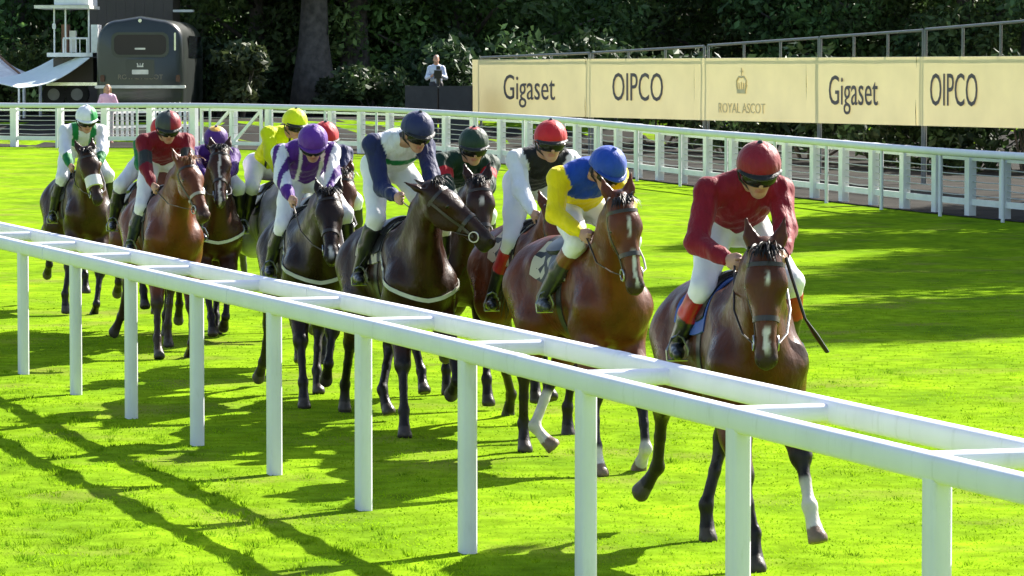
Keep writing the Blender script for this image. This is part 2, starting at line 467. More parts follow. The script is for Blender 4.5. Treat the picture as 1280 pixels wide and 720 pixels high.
for i in range(I0, I1 + 1):
    p = near_pt(i)
    b = on_ground(p, -0.05)
    MB().bar(b, np.append(p, RAIL_Z - 0.02), 0.125, 0.08, up=np.append(rp, 0), chamfer=0.012).build('post', M['white_rail'], rail, True, ORG)
    q = p - rd * 0.28
    MB().tube([np.append(q + rp * 0.02, RAIL_Z - .005), np.append(q + rp * (OFF - .02), RAIL_Z - .005)], 0.048, n=14, flat=.85, sq=3.0).build('crossbar', M['white_rail'], rail, True, ORG)
    # joint sleeve on the tubes, every third post
    if i % 3 == 0:
        for k, off_ in enumerate((0.0, OFF)):
            c = near_pt(i + .45) + rp * off_
            MB().tube([np.append(c - rd * .09, RAIL_Z), np.append(c + rd * .09, RAIL_Z)], 0.0472, n=20, flat=0.116 / 0.0944, sq=3.4).build('joint_sleeve', M['white_rail'], rail, True, ORG)

# ------------------------------------------------------------------ far running rail (thin posts)
fp = curve_pts(RAIL, 2.5)
FORG = on_ground(fp[len(fp) // 2])
far = empty('running_rail', FORG)
tag(far, 'long white running rail curving along the far side of the course', 'rail')
dense = curve_pts(RAIL, 1.25)
MB().tube([on_ground(p, 1.13) for p in dense], 0.06, n=10, flat=1.15).build('top_rail', M['white_rail'], far, True, FORG)
pm = None
for p in fp:
    MB().tube([on_ground(p, -.05), on_ground(p, 1.08)], 0.034, n=8).build('post', M['white_rail'], far, True, FORG)

# ------------------------------------------------------------------ boarded wire fence right behind it
def offset_curve(step, off):
    c = curve_pts(RAIL, step); out = []
    for i, p in enumerate(c):
        a = c[max(i - 1, 0)]; b = c[min(i + 1, len(c) - 1)]; d = (b - a) / np.linalg.norm(b - a)
        out.append(p + np.array([d[1], -d[0]]) * off)
    return np.array(out)
fc = offset_curve(1.38, 0.55)
gate_rng = [i for i, p in enumerate(fc) if -8.4 < p[0] < -5.9]
fence = empty('wire_fence', FORG)
tag(fence, 'white post and wire fence with bottom board behind the far rail', 'fence')
def fdir(i):
    a = fc[max(i - 1, 0)]; b = fc[min(i + 1, len(fc) - 1)]; d = (b - a) / np.linalg.norm(b - a); return math.atan2(d[1], d[0])
for i, p in enumerate(fc):
    g = float(ground_z(*p))
    wob = rnd.uniform(-.01, .01)
    MB().box((p[0], p[1], g + 0.545), (0.18, 0.14, 1.19), fdir(i) + wob).build('post', M['white_paint'], fence, False, FORG)
    MB().box((p[0], p[1], g + 1.15), (0.20, 0.16, 0.02), fdir(i) + wob).build('post_cap', M['white_paint'], fence, False, FORG)
    if i < len(fc) - 1 and i not in gate_rng[:-1]:
        q = fc[i + 1]
        MB().bar(on_ground(p, .25), on_ground(q, .25), 0.035, 0.11).build('board', M['white_paint'], fence, False, FORG)
        MB().bar(on_ground(p, 1.0), on_ground(q, 1.0), 0.03, 0.05).build('board', M['white_paint'], fence, False, FORG)
        for h in (0.37, .49, .61, .73, .85):
            sag = 0.5 * (on_ground(p, h) + on_ground(q, h)) - np.array([0, 0, rnd.uniform(0, .02)])
            MB().tube([on_ground(p, h), sag, on_ground(q, h)], 0.009, n=4, cap=False).build('wire', M['wire'], fence, False, FORG)
# gate with diagonal braces
if len(gate_rng) >= 2:
    pa, pb = fc[gate_rng[0]], fc[gate_rng[-1]]
    d2 = (pb - pa) / np.linalg.norm(pb - pa); nn = np.array([-d2[1], d2[0]]) * 0.02
    L = np.linalg.norm(pb - pa) - 0.5
    A = pa + d2 * 0.25
    gt = empty('gate', on_ground(A)); GO = on_ground(A)
    tag(gt, 'white timber gate with diagonal braces in the far fence', 'gate')
    z0, z1 = float(ground_z(*A)) + .16, float(ground_z(*A)) + 1.04
    def gp(s, z): return np.array([A[0] + d2[0] * s, A[1] + d2[1] * s, z])
    for z in (z0, z1): MB().bar(gp(0, z), gp(L, z), 0.05, 0.09).build('rail', M['white_paint'], gt, False, GO)
    for s in (0.045, L / 2, L - .045): MB().bar(gp(s, z0 + .046), gp(s, z1 - .046), 0.09, 0.046, up=(d2[1], -d2[0], 0)).build('stile', M['white_paint'], gt, False, GO)
    for s in (0.08, L / 2 + .08):
        MB().bar(gp(s + L / 2 - .2, z0 + .05), gp(s, z1 - .05), 0.042, 0.08).build('brace', M['white_paint'], gt, False, GO)
    for h in (.42, .62, .82): MB().tube([gp(0, z0 + h - .16), gp(L, z0 + h - .16)], .005, n=4).build('wire', M['wire'], gt, False, GO)

# white picket fence standing farther back on the left
pk = empty('picket_fence', on_ground((-11.2, 109.5)))
tag(pk, 'short run of white pickets behind the far rail near the bus', 'fence')
PO = on_ground((-11.2, 109.5))
me_p = None
for k in range(16):
    x = -11.2 + k * 0.135 - (0.0 if k < 7 else -0.35)
    y = 109.4 + 0.02 * k
    h = 0.95 + rnd.uniform(-.04, .04)
    b = on_ground((x, y))
    w = 0.04
    vs = [(-w, -.012, 0), (w, -.012, 0), (w, -.012, h - .07), (0, -.012, h), (-w, -.012, h - .07)]
    vs = [(b[0] + a, b[1] + c, b[2] + d) for a, c, d in vs] + [(b[0] + a, b[1] + c + .024, b[2] + d) for a, c, d in vs]
    MB().add(vs, [(0, 1, 2, 3, 4), (9, 8, 7, 6, 5)] + [(i, 5 + i, 5 + (i + 1) % 5, (i + 1) % 5) for i in range(5)]).build('picket', M['white_paint'], pk, False, PO)
for h in (.3, .7): MB().bar(on_ground((-11.35, 109.46), h), on_ground((-8.7, 109.8), h), .03, .06).build('rail', M['white_paint'], pk, False, PO)

# ------------------------------------------------------------------ advertising hoarding
def mat_banner():
    m = mat_plain('cream_banner', (0.84, 0.72, 0.36), rough=0.5, var=0.06, scale=1.2, bump=0.25, bscale=2.0)
    nt = m.node_tree; p = nt.nodes['Principled BSDF']; src = p.inputs['Base Color'].links[0].from_socket
    tr = nt.nodes.new('ShaderNodeBsdfTranslucent'); nt.links.new(src, tr.inputs['Color'])
    ms = nt.nodes.new('ShaderNodeMixShader'); ms.inputs[0].default_value = .115
    nt.links.new(p.outputs[0], ms.inputs[1]); nt.links.new(tr.outputs[0], ms.inputs[2]); nt.links.new(ms.outputs[0], nt.nodes['Material Output'].inputs['Surface'])
    return m
M['banner'] = mat_banner()
M['ink'] = mat_plain('banner_ink', (0.12, 0.105, 0.10), rough=0.7)
M['ink_pale'] = mat_plain('banner_ink_pale', (0.68, 0.59, 0.31), rough=0.7)
M['scaffold'] = mat_plain('dull_scaffold', (0.16, 0.17, 0.17), rough=0.5, metal=0.3)
BA = np.array([10.3, 80.6]); BB = np.array([-1.04, 106.6])
bd = BB - BA; BL = np.linalg.norm(bd); bd /= BL
bn = np.array([-bd[1], bd[0]]);  bn = bn if bn[1] < 0 else -bn       # towards the course
def s_of_u(u):
    k = (u - 640.0) / FPX
    # A.x + s bd.x = k (A.y + s bd.y)
    return (k * BA[1] - BA[0]) / (bd[0] - k * bd[1])
def bpt(s, z, out=0.0):
    q = BA + bd * s + bn * out
    return np.array([q[0], q[1], z])
BZ0, BZ1 = 1.435, 2.885
edges_u = [1281.5, 1145, 1008, 868, 732, 591]
SS = [s_of_u(u) for u in edges_u]
SS[0] = SS[0] - 0.8
labels = ['cream banner reading OIPCO at the right edge of the hoarding', 'cream banner reading Gigaset, between the crown banner and the right OIPCO',
          'cream banner with pale crown emblem and ROYAL ASCOT lettering', 'cream banner reading OIPCO next to the leftmost Gigaset banner',
          'cream banner reading Gigaset at the left end of the hoarding']
texts = ['OIPCO', 'Gigaset', 'ROYAL ASCOT', 'OIPCO', 'Gigaset']
tu = [1193, 1067, 928, 798, 662]
tw = [59, 61, 58, 63, 64]
def text_mesh(body, size, mat, parent, s_mid, zc, width, extr=.004, out=0.035, sx=None):
    cu = bpy.data.curves.new('lettering', 'FONT'); cu.body = body; cu.align_x = 'CENTER'; cu.align_y = 'CENTER'
    cu.size = size; cu.extrude = extr; cu.offset = -.002 * size; cu.resolution_u = 3
    t = bpy.data.objects.new('lettering', cu); COL.objects.link(t)
    dg = bpy.context.evaluated_depsgraph_get()
    me = bpy.data.meshes.new_from_object(t.evaluated_get(dg))
    bpy.data.objects.remove(t)
    n = len(me.vertices); co = np.empty(n * 3); me.vertices.foreach_get('co', co); co = co.reshape(-1, 3)
    w = co[:, 0].max() - co[:, 0].min(); co[:, 0] *= width / w
    P = np.array([bpt(s_mid - x, zc + y, out + z) for x, y, z in co])   # text runs left to right as seen: decreasing s
    org = np.array(parent.location)
    me.vertices.foreach_set('co', (P - org).ravel()); me.update()
    me.materials.clear(); me.materials.append(mat)
    return link('lettering', me, mat, parent)
for k in range(5):
    s0, s1 = SS[k] + .003, SS[k + 1] - .003
    root_loc = bpt((s0 + s1) / 2, BZ0)
    bo = empty('advertising_banner', root_loc)
    tag(bo, labels[k], 'banner', 'banners of the hoarding behind the far rail')
    na = 14; nb = 5
    P = np.array([[bpt(s0 + (s1 - s0) * i / na, BZ0 + (BZ1 - BZ0) * j / nb, 0.012 * math.sin(i * 1.7 + k * 2) * math.sin(j * 1.3 + i) + .012) for j in range(nb + 1)] for i in range(na + 1)])
    Q = np.array([[bpt(s0 + (s1 - s0) * i / na, BZ0 + (BZ1 - BZ0) * j / nb, -0.012) for j in range(nb + 1)] for i in range(na + 1)])
    MB().grid(P).build('sheet', M['banner'], bo, True, root_loc)
    sm = s_of_u(tu[k]); wid = abs(s_of_u(tu[k] + tw[k] / 2) - s_of_u(tu[k] - tw[k] / 2))
    if texts[k] == 'ROYAL ASCOT':
        text_mesh(texts[k], 0.33, M['ink_pale'], bo, sm, 1.72, wid)
        # crown emblem
        mb = MB()
        def cp(a, z): return bpt(sm - a, z, .036)
        mb.bar(cp(-.22, 2.12), cp(.22, 2.12), .02, .10)
        for a in (-.2, -.1, 0, .1, .2):
            mb.bar(cp(a, 2.17), cp(a * 1.25, 2.34 - abs(a) * .3), .02, .05)
        for sg in (-1, 1):
            mb.tube([cp(sg * .22, 2.22), cp(sg * .24, 2.36), cp(sg * .12, 2.46), cp(0, 2.44)], .022, n=6)
        mb.bar(cp(0, 2.44), cp(0, 2.66), .02, .035); mb.bar(cp(-.07, 2.58), cp(.07, 2.58), .02, .03)
        mb.build('crown_emblem', M['ink_pale'], bo, False, root_loc)
    else:
        text_mesh(texts[k], 0.98 if texts[k] == 'OIPCO' else 0.93, M['ink'], bo, sm, 2.16 if texts[k] == 'OIPCO' else 2.13, wid)
# steel frame carrying the banners, stepping up to the right
segs = [(1279, 1152, 25, 37), (1149, 1021, 38, 47), (1019, 881, 47.5, 57), (876, 737, 58, 66), (733, 598, 66.5, 72)]
names = ['steel frame section above the right OIPCO banner', 'steel frame section above the right Gigaset banner', 'steel frame section above the crown banner',
         'steel frame section above the left OIPCO banner', 'low steel frame section above the leftmost Gigaset banner']
def z_at(u, v, s):
    q = BA + bd * s; return CAM[2] + (88.0 - v) / FPX * q[1]
for k, (ua, ub, va, vb) in enumerate(segs):
    sa, sb = s_of_u(ua), s_of_u(ub)
    if k == 0: sa -= .5
    za, zb = z_at(ua, va, sa), z_at(ub, vb, sb)
    ro = bpt((sa + sb) / 2, float(ground_z(*bpt((sa + sb) / 2, 0)[:2])), -.1)
    fr = empty('frame_section', ro); tag(fr, names[k], 'frame', 'steel frame sections behind the banners')
    MB().tube([bpt(sa, za, -.08), bpt(sb, zb, -.08)], .032, n=8).build('top_tube', M['scaffold'], fr, True, ro)
    for t in (0.0, .335, .665, 1.0):
        s = sa + (sb - sa) * t; zt = za + (zb - za) * t; q = bpt(s, 0, -.08)
        MB().tube([(q[0], q[1], 2.86 if 0 < t < 1 else float(ground_z(q[0], q[1])) - .05), (q[0], q[1], zt)], .03 if 0 < t < 1 else .034, n=8).build('upright', M['scaffold'], fr, True, ro)
    MB().tube([bpt(sa, 2.86, -.08), bpt(sb, 2.86, -.08)], .028, n=8).build('cross_tube', M['scaffold'], fr, True, ro)
# ------------------------------------------------------------------ trees
M['bark'] = mat_plain('bark', (0.11, 0.092, 0.078), rough=0.9, var=0.4, scale=5, bump=0.8, bscale=14)
M['leaf'] = mat_tint('leaves', rough=0.55, bump=0.0, var=0.35, vscale=0.5, spec=0.3, trans=0.22)

def leaf_cloud(centers, radii, n, size, seed, col, shell=0.55):
    r = np.random.default_rng(seed)
    k = r.choice(len(centers), n, p=(radii ** 2) / (radii ** 2).sum())
    d = r.normal(size=(n, 3)); d /= np.linalg.norm(d, axis=1)[:, None]
    rad = radii[k] * (shell + (1 - shell) * r.random(n)) 
    C = centers[k] + d * rad[:, None] * np.array([1, 1, .8])
    s = size * (0.5 + r.random(n))
    a = r.normal(size=(n, 3)) + d * 0.4; a /= np.linalg.norm(a, axis=1)[:, None]
    b = np.cross(a, r.normal(size=(n, 3))); b /= np.linalg.norm(b, axis=1)[:, None]
    c = np.cross(a, b)
    # pointed leaf spray: a kinked quad
    P0 = C - b * s[:, None]; P1 = C + c * (s * .55)[:, None]; P2 = C + b * s[:, None] + a * (s * .3)[:, None]; P3 = C - c * (s * .55)[:, None]
    V = np.stack([P0, P1, P2, P3], 1).reshape(-1, 3)
    F = np.arange(4 * n).reshape(-1, 4)
    t = r.random(n)[:, None]; t2 = (k % 5 / 4.0)[:, None]
    cc = np.array(col) * (0.55 + 0.7 * t) * (0.75 + .5 * t2)
    hi = r.random(n) < 0.04
    cc[hi] *= 1.7
    return V, F, np.repeat(cc, 4, 0)

def make_tree_meshes(seed, height, crown_r, low, trunk_r, nleaf, size, col):
    r = np.random.default_rng(seed)
    mb = MB()
    bend = r.normal(size=2) * .25
    tp = [(bend[0] * (t ** 2), bend[1] * (t ** 2), height * .8 * t - .1) for t in np.linspace(0, 1, 9)]
    rs = [trunk_r * (1.35 if i == 0 else 1.08 if i == 1 else 1 - .85 * (i / 8.0)) for i in range(9)]
    mb.tube(tp, rs, n=12)
    cen = []; rad = []
    nb = 22
    for i in range(nb):
        z = low + (height - low) * (i + .5) / nb
        a = i * 2.399 + r.random() * .8
        w = math.sin(math.pi * min(max((z - low) / (height - low) * .85 + .22, 0), 1)) 
        L = crown_r * w * (0.55 + .4 * r.random())
        base = np.array([0, 0, max(z - L * .5, low * .6)])
        end = np.array([math.cos(a) * L, math.sin(a) * L, z])
        mb.tube([base, base * .5 + end * .5 + np.array([0, 0, .25]), end], [trunk_r * .28, trunk_r * .16, .03], n=6)
        cen.append(end); rad.append(crown_r * (.26 + .16 * r.random()))
        cen.append(end * np.array([.5, .5, 1]) + r.normal(size=3) * .3); rad.append(crown_r * (.24 + .14 * r.random()))
    V, F, c = leaf_cloud(np.array(cen), np.array(rad), nleaf, size, seed + 50, col)
    V[:, 2] = np.maximum(V[:, 2], 0.15)
    return mb.mesh('trunk', True), np_mesh('crown', V, F, False, c)

kinds = [
    ('broad dark green', make_tree_meshes(1, 15, 5.0, 1.8, .42, 26000, .125, (0.081, 0.142, 0.045))),
    ('tall deep green', make_tree_meshes(2, 18, 4.4, 2.6, .5, 26000, .125, (0.069, 0.125, 0.050))),
    ('low spreading green', make_tree_meshes(3, 13, 5.4, 1.2, .36, 26000, .125, (0.093, 0.172, 0.045))),
    ('olive green', make_tree_meshes(4, 14, 4.6, 1.5, .38, 26000, .125, (0.112, 0.161, 0.050))),
    ('thick trunked', make_tree_meshes(5, 12, 4.4, 4.4, .60, 24000, .125, (.075, .125, .05))),
]
def place_tree(kind, x, y, rz, sc, label, group='trees of the wood behind the course', name='tree'):
    root = empty(name, on_ground((x, y)), rz); root.scale = (sc, sc, sc)
    tag(root, label, 'tree', group)
    link('trunk', kinds[kind][1][0], M['bark'], root); link('crown', kinds[kind][1][1], M['leaf'], root)
    return root
# front row seen between bus and hoarding: trunks at given picture columns
def X_of(u, Y): return (u - 640.0) / FPX * Y
front = [  # u, Y, kind, scale, label
    (322, 127, 3, .9, 'olive tree with slim trunk nearest the right side of the bus'),
    (392, 124, 4, 1.0, 'dark tree with the thickest trunk, left of the cameraman'),
    (443, 126, 4, .92, 'dark tree with pale trunk just right of the thickest trunk'),
    (500, 132, 2, .9, 'dark tree directly left of the cameraman'),
    (575, 129, 2, 1.0, 'low dense tree above the left end of the hoarding'),
    (655, 124, 2, .9, 'green tree behind the leftmost Gigaset banner'),
    (745, 120, 0, .95, 'green tree above the left OIPCO banner'),
    (830, 117, 2, 1.0, 'broad tree above the gap left of the crown banner'),
    (925, 112, 3, 1.0, 'olive tree directly above the crown banner'),
    (1015, 109, 0, 1.0, 'dark tree above the left end of the right Gigaset banner'),
    (1110, 106, 2, 1.0, 'leafy tree above the right Gigaset banner'),
    (1205, 103, 3, 1.0, 'olive tree above the right OIPCO banner'),
    (1290, 101, 0, 1.0, 'tree at the right edge of the picture above the hoarding'),
    (255, 131, 2, .95, 'leafy tree standing just right of the black bus'),
    (25, 133, 2, 1.0, 'tree with sunlit leaves behind the white tent at the left edge'),
    (95, 138, 0, 1.05, 'dark tree behind the hospitality trailer'),
    (178, 136, 1, 1.0, 'dark tree hidden behind the brown kiosk'),
]
for k, (u, Y, kd, sc, lab) in enumerate(front):
    if u > 600: Y = Y + 26
    place_tree(kd, X_of(u, Y), Y, k * 1.3, sc, lab)
# second row deep in shade
k = 0
for x in np.arange(-24, 36, 4.6):
    Y = 154 + rnd.uniform(-3, 3)
    place_tree(k % 4, x + rnd.uniform(-1, 1), Y, k * 2.1, 1.1, 'dark tree deep in the wood behind the front trees', 'trees deep in the wood')
    k += 1
# trees on the right of the course, just outside the picture, whose shade lies on the turf
for k, (x, y, kd, sc) in enumerate([(15.6, 71, 0, .9), (17.2, 62.5, 1, .9), (17.5, 78, 2, .95), (21.5, 70, 1, 1.0), (25, 79, 0, 1.05), (16.8, 54.3, 3, 1.1), (15.2, 77, 3, .8), (16.8, 66.5, 2, .9), (22.5, 62, 2, 1.0)]):
    place_tree(kd, x, y, k * 1.9 + .4, sc, 'tall tree beside the course just beyond the right edge of the picture', 'trees shading the turf from the right')
# the wood's far mass
r_ = np.random.default_rng(99)
cen = np.stack([r_.uniform(-50, 70, 260), r_.uniform(168, 184, 260), r_.uniform(0.5, 15, 260)], 1)
V, F, c = leaf_cloud(cen, r_.uniform(2.2, 3.6, 260), 40000, .55, 100, (.05, .08, .035), .2)
V[:, 2] = np.maximum(V[:, 2], .3)
o = link('distant_wood', np_mesh('distant_wood', V, F, False, c), M['leaf']); tag(o, 'dark mass of woodland closing the view behind the trees', 'wood', kind='stuff')

# shrubs along the wood edge, each its own
def shrub(u, Y, w, h, col, lab, seed, n=2200, zoff=0.0):
    r = np.random.default_rng(seed); x = X_of(u, Y)
    root = empty('shrub', on_ground((x, Y))); tag(root, lab, 'shrub', 'shrubs along the wood edge')
    cs = np.stack([r.uniform(-w / 2, w / 2, 12), r.uniform(-.8, .8, 12), r.uniform(.2, 1, 12) * h * .8], 1)
    V, F, c = leaf_cloud(cs, r.uniform(.25, .42, 12) * min(w, h), n, .13, seed, col, .3); V[:, 2] = np.maximum(V[:, 2], .02)
    link('foliage', np_mesh('foliage', V, F, False, c), M['leaf'], root)
    mb = MB()
    for i in range(6):
        e = cs[i]; mb.tube([(e[0] * .2, e[1] * .2, -.05), (e[0] * .6, e[1] * .6, e[2] * .6), tuple(e)], [.04, .025, .012], n=5)
    mb.build('stem', M['bark'], root)
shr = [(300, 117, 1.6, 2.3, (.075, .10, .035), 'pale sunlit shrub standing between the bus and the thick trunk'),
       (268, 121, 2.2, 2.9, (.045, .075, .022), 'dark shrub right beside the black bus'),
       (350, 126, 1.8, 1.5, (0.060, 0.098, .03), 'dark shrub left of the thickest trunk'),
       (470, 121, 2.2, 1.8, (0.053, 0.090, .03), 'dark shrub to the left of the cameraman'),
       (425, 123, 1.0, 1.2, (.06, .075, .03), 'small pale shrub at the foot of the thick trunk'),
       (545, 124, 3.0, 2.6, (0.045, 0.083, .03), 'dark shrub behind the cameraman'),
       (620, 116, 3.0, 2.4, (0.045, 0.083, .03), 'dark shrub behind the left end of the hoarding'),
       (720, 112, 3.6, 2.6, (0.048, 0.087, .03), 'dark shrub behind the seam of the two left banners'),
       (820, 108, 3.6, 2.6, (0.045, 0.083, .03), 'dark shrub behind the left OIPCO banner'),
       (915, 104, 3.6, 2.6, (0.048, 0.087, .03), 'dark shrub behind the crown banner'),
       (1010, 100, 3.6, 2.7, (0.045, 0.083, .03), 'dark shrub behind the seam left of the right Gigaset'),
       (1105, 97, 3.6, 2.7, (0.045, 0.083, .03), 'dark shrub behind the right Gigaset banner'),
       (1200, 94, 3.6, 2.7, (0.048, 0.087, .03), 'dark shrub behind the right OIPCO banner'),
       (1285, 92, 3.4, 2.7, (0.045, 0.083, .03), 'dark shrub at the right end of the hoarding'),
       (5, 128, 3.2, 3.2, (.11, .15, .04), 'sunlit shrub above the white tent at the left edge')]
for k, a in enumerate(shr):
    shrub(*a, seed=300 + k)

# ------------------------------------------------------------------ vintage bus seen from behind
M['bus'] = mat_plain('black_coachwork', (0.028, 0.033, 0.030), rough=0.3, var=0.15, scale=1.5, coat=0.15)
M['glass'] = mat_plain('dark_glass', (0.012, 0.014, 0.016), rough=0.05, var=0.0)
M['chrome'] = mat_plain('chrome', (0.62, 0.62, 0.60), rough=0.2, metal=1.0)
M['cream'] = mat_plain('cream_paint', (0.70, 0.68, 0.60), rough=0.5)
M['tyre'] = mat_plain('tyre_rubber', (0.015, 0.015, 0.015), rough=0.85)
M['lampred'] = mat_plain('red_lamp', (0.06, 0.008, 0.008), rough=0.2)
BY = 112.5
bx = X_of(176, BY); bgz = float(ground_z(bx, BY + 2))
s_ = FPX / BY
bus = empty('bus', (bx, BY, bgz)); tag(bus, 'black vintage bus seen from behind, with rounded roof and wide rear window', 'bus')
W, ZB, ZT = 2.5, 0.32, CAM[2] + 68 / s_ - bgz
def bus_profile(scale=1.0, n=9):
    pts = []
    hw = W / 2 * scale
    R = .62
    pts.append((-hw * .96, ZB)); pts.append((-hw, ZB + .25)); pts.append((-hw, ZT - R - .3))
    for i in range(n): a = math.pi - math.pi / 2 * i / (n - 1); pts.append((-hw * .985 + R + R * math.cos(a), ZT - .1 - R + R * math.sin(a)))
    pts.append((0, ZT))
    for i in range(n): a = math.pi / 2 - math.pi / 2 * i / (n - 1); pts.append((hw * .985 - R + R * math.cos(a), ZT - .1 - R + R * math.sin(a)))
    pts += [(hw, ZT - R - .3), (hw, ZB + .25), (hw * .96, ZB)]
    return pts
mb = MB(); ring = []
for (y, sc) in [(0.0, .90), (.05, .95), (.16, .985), (.35, 1.0), (2.5, 1.0), (6.5, 1.0), (7.0, .97)]:
    c = np.array([0, (ZT + ZB) / 2])
    ring.append([(c[0] + (p[0] - c[0]) * sc, y, c[1] + (p[1] - c[1]) * sc) for p in bus_profile()])
n = len(ring[0]); vs = [p for r in ring for p in r]; fs = []
for i in range(len(ring) - 1):
    for j in range(n): fs.append((i * n + j, i * n + (j + 1) % n, (i + 1) * n + (j + 1) % n, (i + 1) * n + j))
fs.append(tuple(range(n - 1, -1, -1))); fs.append(tuple((len(ring) - 1) * n + j for j in range(n)))
mb.add(vs, fs).build('body', M['bus'], bus, True)
def rrect(w, h, r, zc, y0, y1, xc=0.0, n=6):
    pr = []
    for sx, sz, a0 in ((1, 1, 0), (-1, 1, 90), (-1, -1, 180), (1, -1, 270)):
        for i in range(n):
            a = math.radians(a0 + 90 * i / (n - 1)); pr.append((xc + sx * (w / 2 - r) + r * math.cos(a), zc + sz * (h / 2 - r) + r * math.sin(a)))
    m = len(pr)
    vs = [(x, y0, z) for x, z in pr] + [(x, y1, z) for x, z in pr]
    return MB().add(vs, [tuple(range(m - 1, -1, -1))[::-1], tuple(range(m, 2 * m))[::-1]] + [(i, m + i, m + (i + 1) % m, (i + 1) % m) for i in range(m)])
def bz(v): return CAM[2] + (88 - v) / s_ - bgz
rrect(1.62, .70, .2, bz(56), -.02, .03).build('window_frame', M['bus'], bus, True)
wnd = rrect(1.46, .56, .16, bz(56), -.028, 0.0).build('rear_window', M['glass'], bus, True)
rrect(.80, .52, .05, bz(86), -.018, .03).build('boot_lid', M['bus'], bus, True)
rrect(.46, .13, .02, bz(90), -.03, -.015).build('number_plate', M['cream'], bus, True)
rrect(.30, .05, .02, bz(61), -.036, -.026).build('window_sticker', M['cream'], bus, True)
mbx = MB()
for a in (-.06, 0, .06): mbx.bar((a, -.03, bz(82)), (a * 1.4, -.03, bz(79)), .012, .03)
mbx.bar((-.09, -.03, bz(83)), (.09, -.03, bz(83)), .012, .04); mbx.build('emblem', M['cream'], bus)
cu = bpy.data.curves.new('lettering', 'FONT'); cu.body = 'ROYAL ASCOT'; cu.align_x = 'CENTER'; cu.size = .19; cu.extrude = .003
t_ = bpy.data.objects.new('lettering', cu); COL.objects.link(t_)
me_ = bpy.data.meshes.new_from_object(t_.evaluated_get(bpy.context.evaluated_depsgraph_get())); bpy.data.objects.remove(t_)
lo = link('lettering', me_, mat_plain('faded_gold', (.20, .17, .11), rough=.5), bus); lo.rotation_euler = (math.pi / 2, 0, 0); lo.location = (0, -.008, bz(99))
rrect(2.54, .085, .03, bz(108.5), -.10, .10).build('bumper', M['cream'], bus, True)
for sx in (-1, 1):
    rrect(.12, .2, .05, bz(98), -.03, .02, sx * 1.06).build('tail_lamp', M['lampred'], bus, True)
    mbw = MB().tube([(sx * .98, 1.3, .48), (sx * 1.22, 1.3, .48)], .48, n=24); w_ = mbw.build('wheel', M['tyre'], bus, True)
    MB().tube([(sx * 1.215, 1.3, .48), (sx * 1.24, 1.3, .48)], .26, n=18).build('hub', M['chrome'], w_, True)
    mbw = MB().tube([(sx * .98, 5.6, .48), (sx * 1.22, 5.6, .48)], .48, n=24); mbw.build('wheel', M['tyre'], bus, True)
    MB().box((sx * 1.265, 3.6, bz(58)), (.02, 4.6, .62)).build('side_window', M['glass'], bus)
MB().tube([(0, -.03, bz(26)), (0, .06, bz(26))], .05, n=10).build('roof_lamp', M['chrome'], bus, True)
rrect(.05, .5, .02, bz(52), -.02, .03, .98).build('side_trim', M['chrome'], bus, True)

# ------------------------------------------------------------------ hospitality trailer with open deck, left of the bus
M['mint'] = mat_plain('mint_white_canvas', (0.80, 0.86, 0.82), rough=0.7, var=.04)
M['palewhite'] = mat_plain('white_panel', (0.80, 0.80, 0.80), rough=.5)
M['brown'] = mat_plain('brown_cladding', (0.085, 0.068, 0.055), rough=.7, var=.1, scale=.8)
M['wood'] = mat_plain('warm_wood', (0.20, 0.10, 0.055), rough=.6)
TY = 114.0
ts = FPX / TY
tx = X_of(88, TY); tgz = float(ground_z(tx, TY))
tr = empty('hospitality_trailer', (tx, TY, tgz)); tag(tr, 'two level hospitality trailer with white balcony deck beside the bus', 'trailer')
def tp(u, v, y=0.0):      # picture column and row -> trailer coordinates at its front plane
    return np.array([X_of(u, TY) - tx, y, CAM[2] + (88 - v) / ts - tgz])
def tbox(u0, u1, v0, v1, y0, y1, nm, mat):
    a = tp(u0, v0); b = tp(u1, v1)
    return MB().box(((a[0] + b[0]) / 2, (y0 + y1) / 2, (a[2] + b[2]) / 2), (abs(b[0] - a[0]), y1 - y0, abs(a[2] - b[2]))).build(nm, mat, tr)
tbox(60, 117, 66, 71, -.1, 2.4, 'deck_floor', M['palewhite'])
tbox(46, 115, 7, 11, -.4, 2.4, 'canopy_beam', M['cream'])
tbox(70, 113, -8, 6.4, -.2, 2.2, 'upper_panel', M['palewhite'])
tbox(66, 116, 72, 103, .3, 2.4, 'lower_body', M['brown'])
tbox(58, 122, 103, 107, .1, 2.4, 'chassis_beam', M['chrome'])
tbox(115, 123.5, 31, 66, -.05, 1.0, 'end_panel', M['palewhite'])
tbox(70, 78, 30, 65, 1.6, 2.3, 'door_panel', M['wood'])
tbox(82, 90, 38, 65, 1.2, 1.5, 'counter', M['cream'])
for u in (69, 83, 112): MB().tube([tp(u, 66, 0), tp(u, 9, 0)], .025, n=6).build('deck_post', M['palewhite'], tr, True)
MB().tube([tp(80, 48, -.02), tp(111, 48, -.02)], .03, n=6).build('balcony_rail', M['palewhite'], tr, True)
for u in (80.5, 90, 96, 101, 110): MB().tube([tp(u, 66, -.02), tp(u, 48.5, -.02)], .03 if u in (80.5, 110) else .015, n=6).build('baluster', M['palewhite'], tr, True)
rrect(.09, .16, .03, tp(69, 33)[2], -.1, .02, tp(69, 33)[0]).build('wall_lamp', M['palewhite'], tr, True)
for u in (67, 96):
    c = tp(u, 118)
    w_ = MB().tube([c + [0, .15, 0], c + [0, .42, 0]], .34, n=22).build('wheel', M['tyre'], tr, True)
    MB().tube([c + [0, .135, 0], c + [0, .16, 0]], .17, n=16).build('hub', M['scaffold'], w_, True)
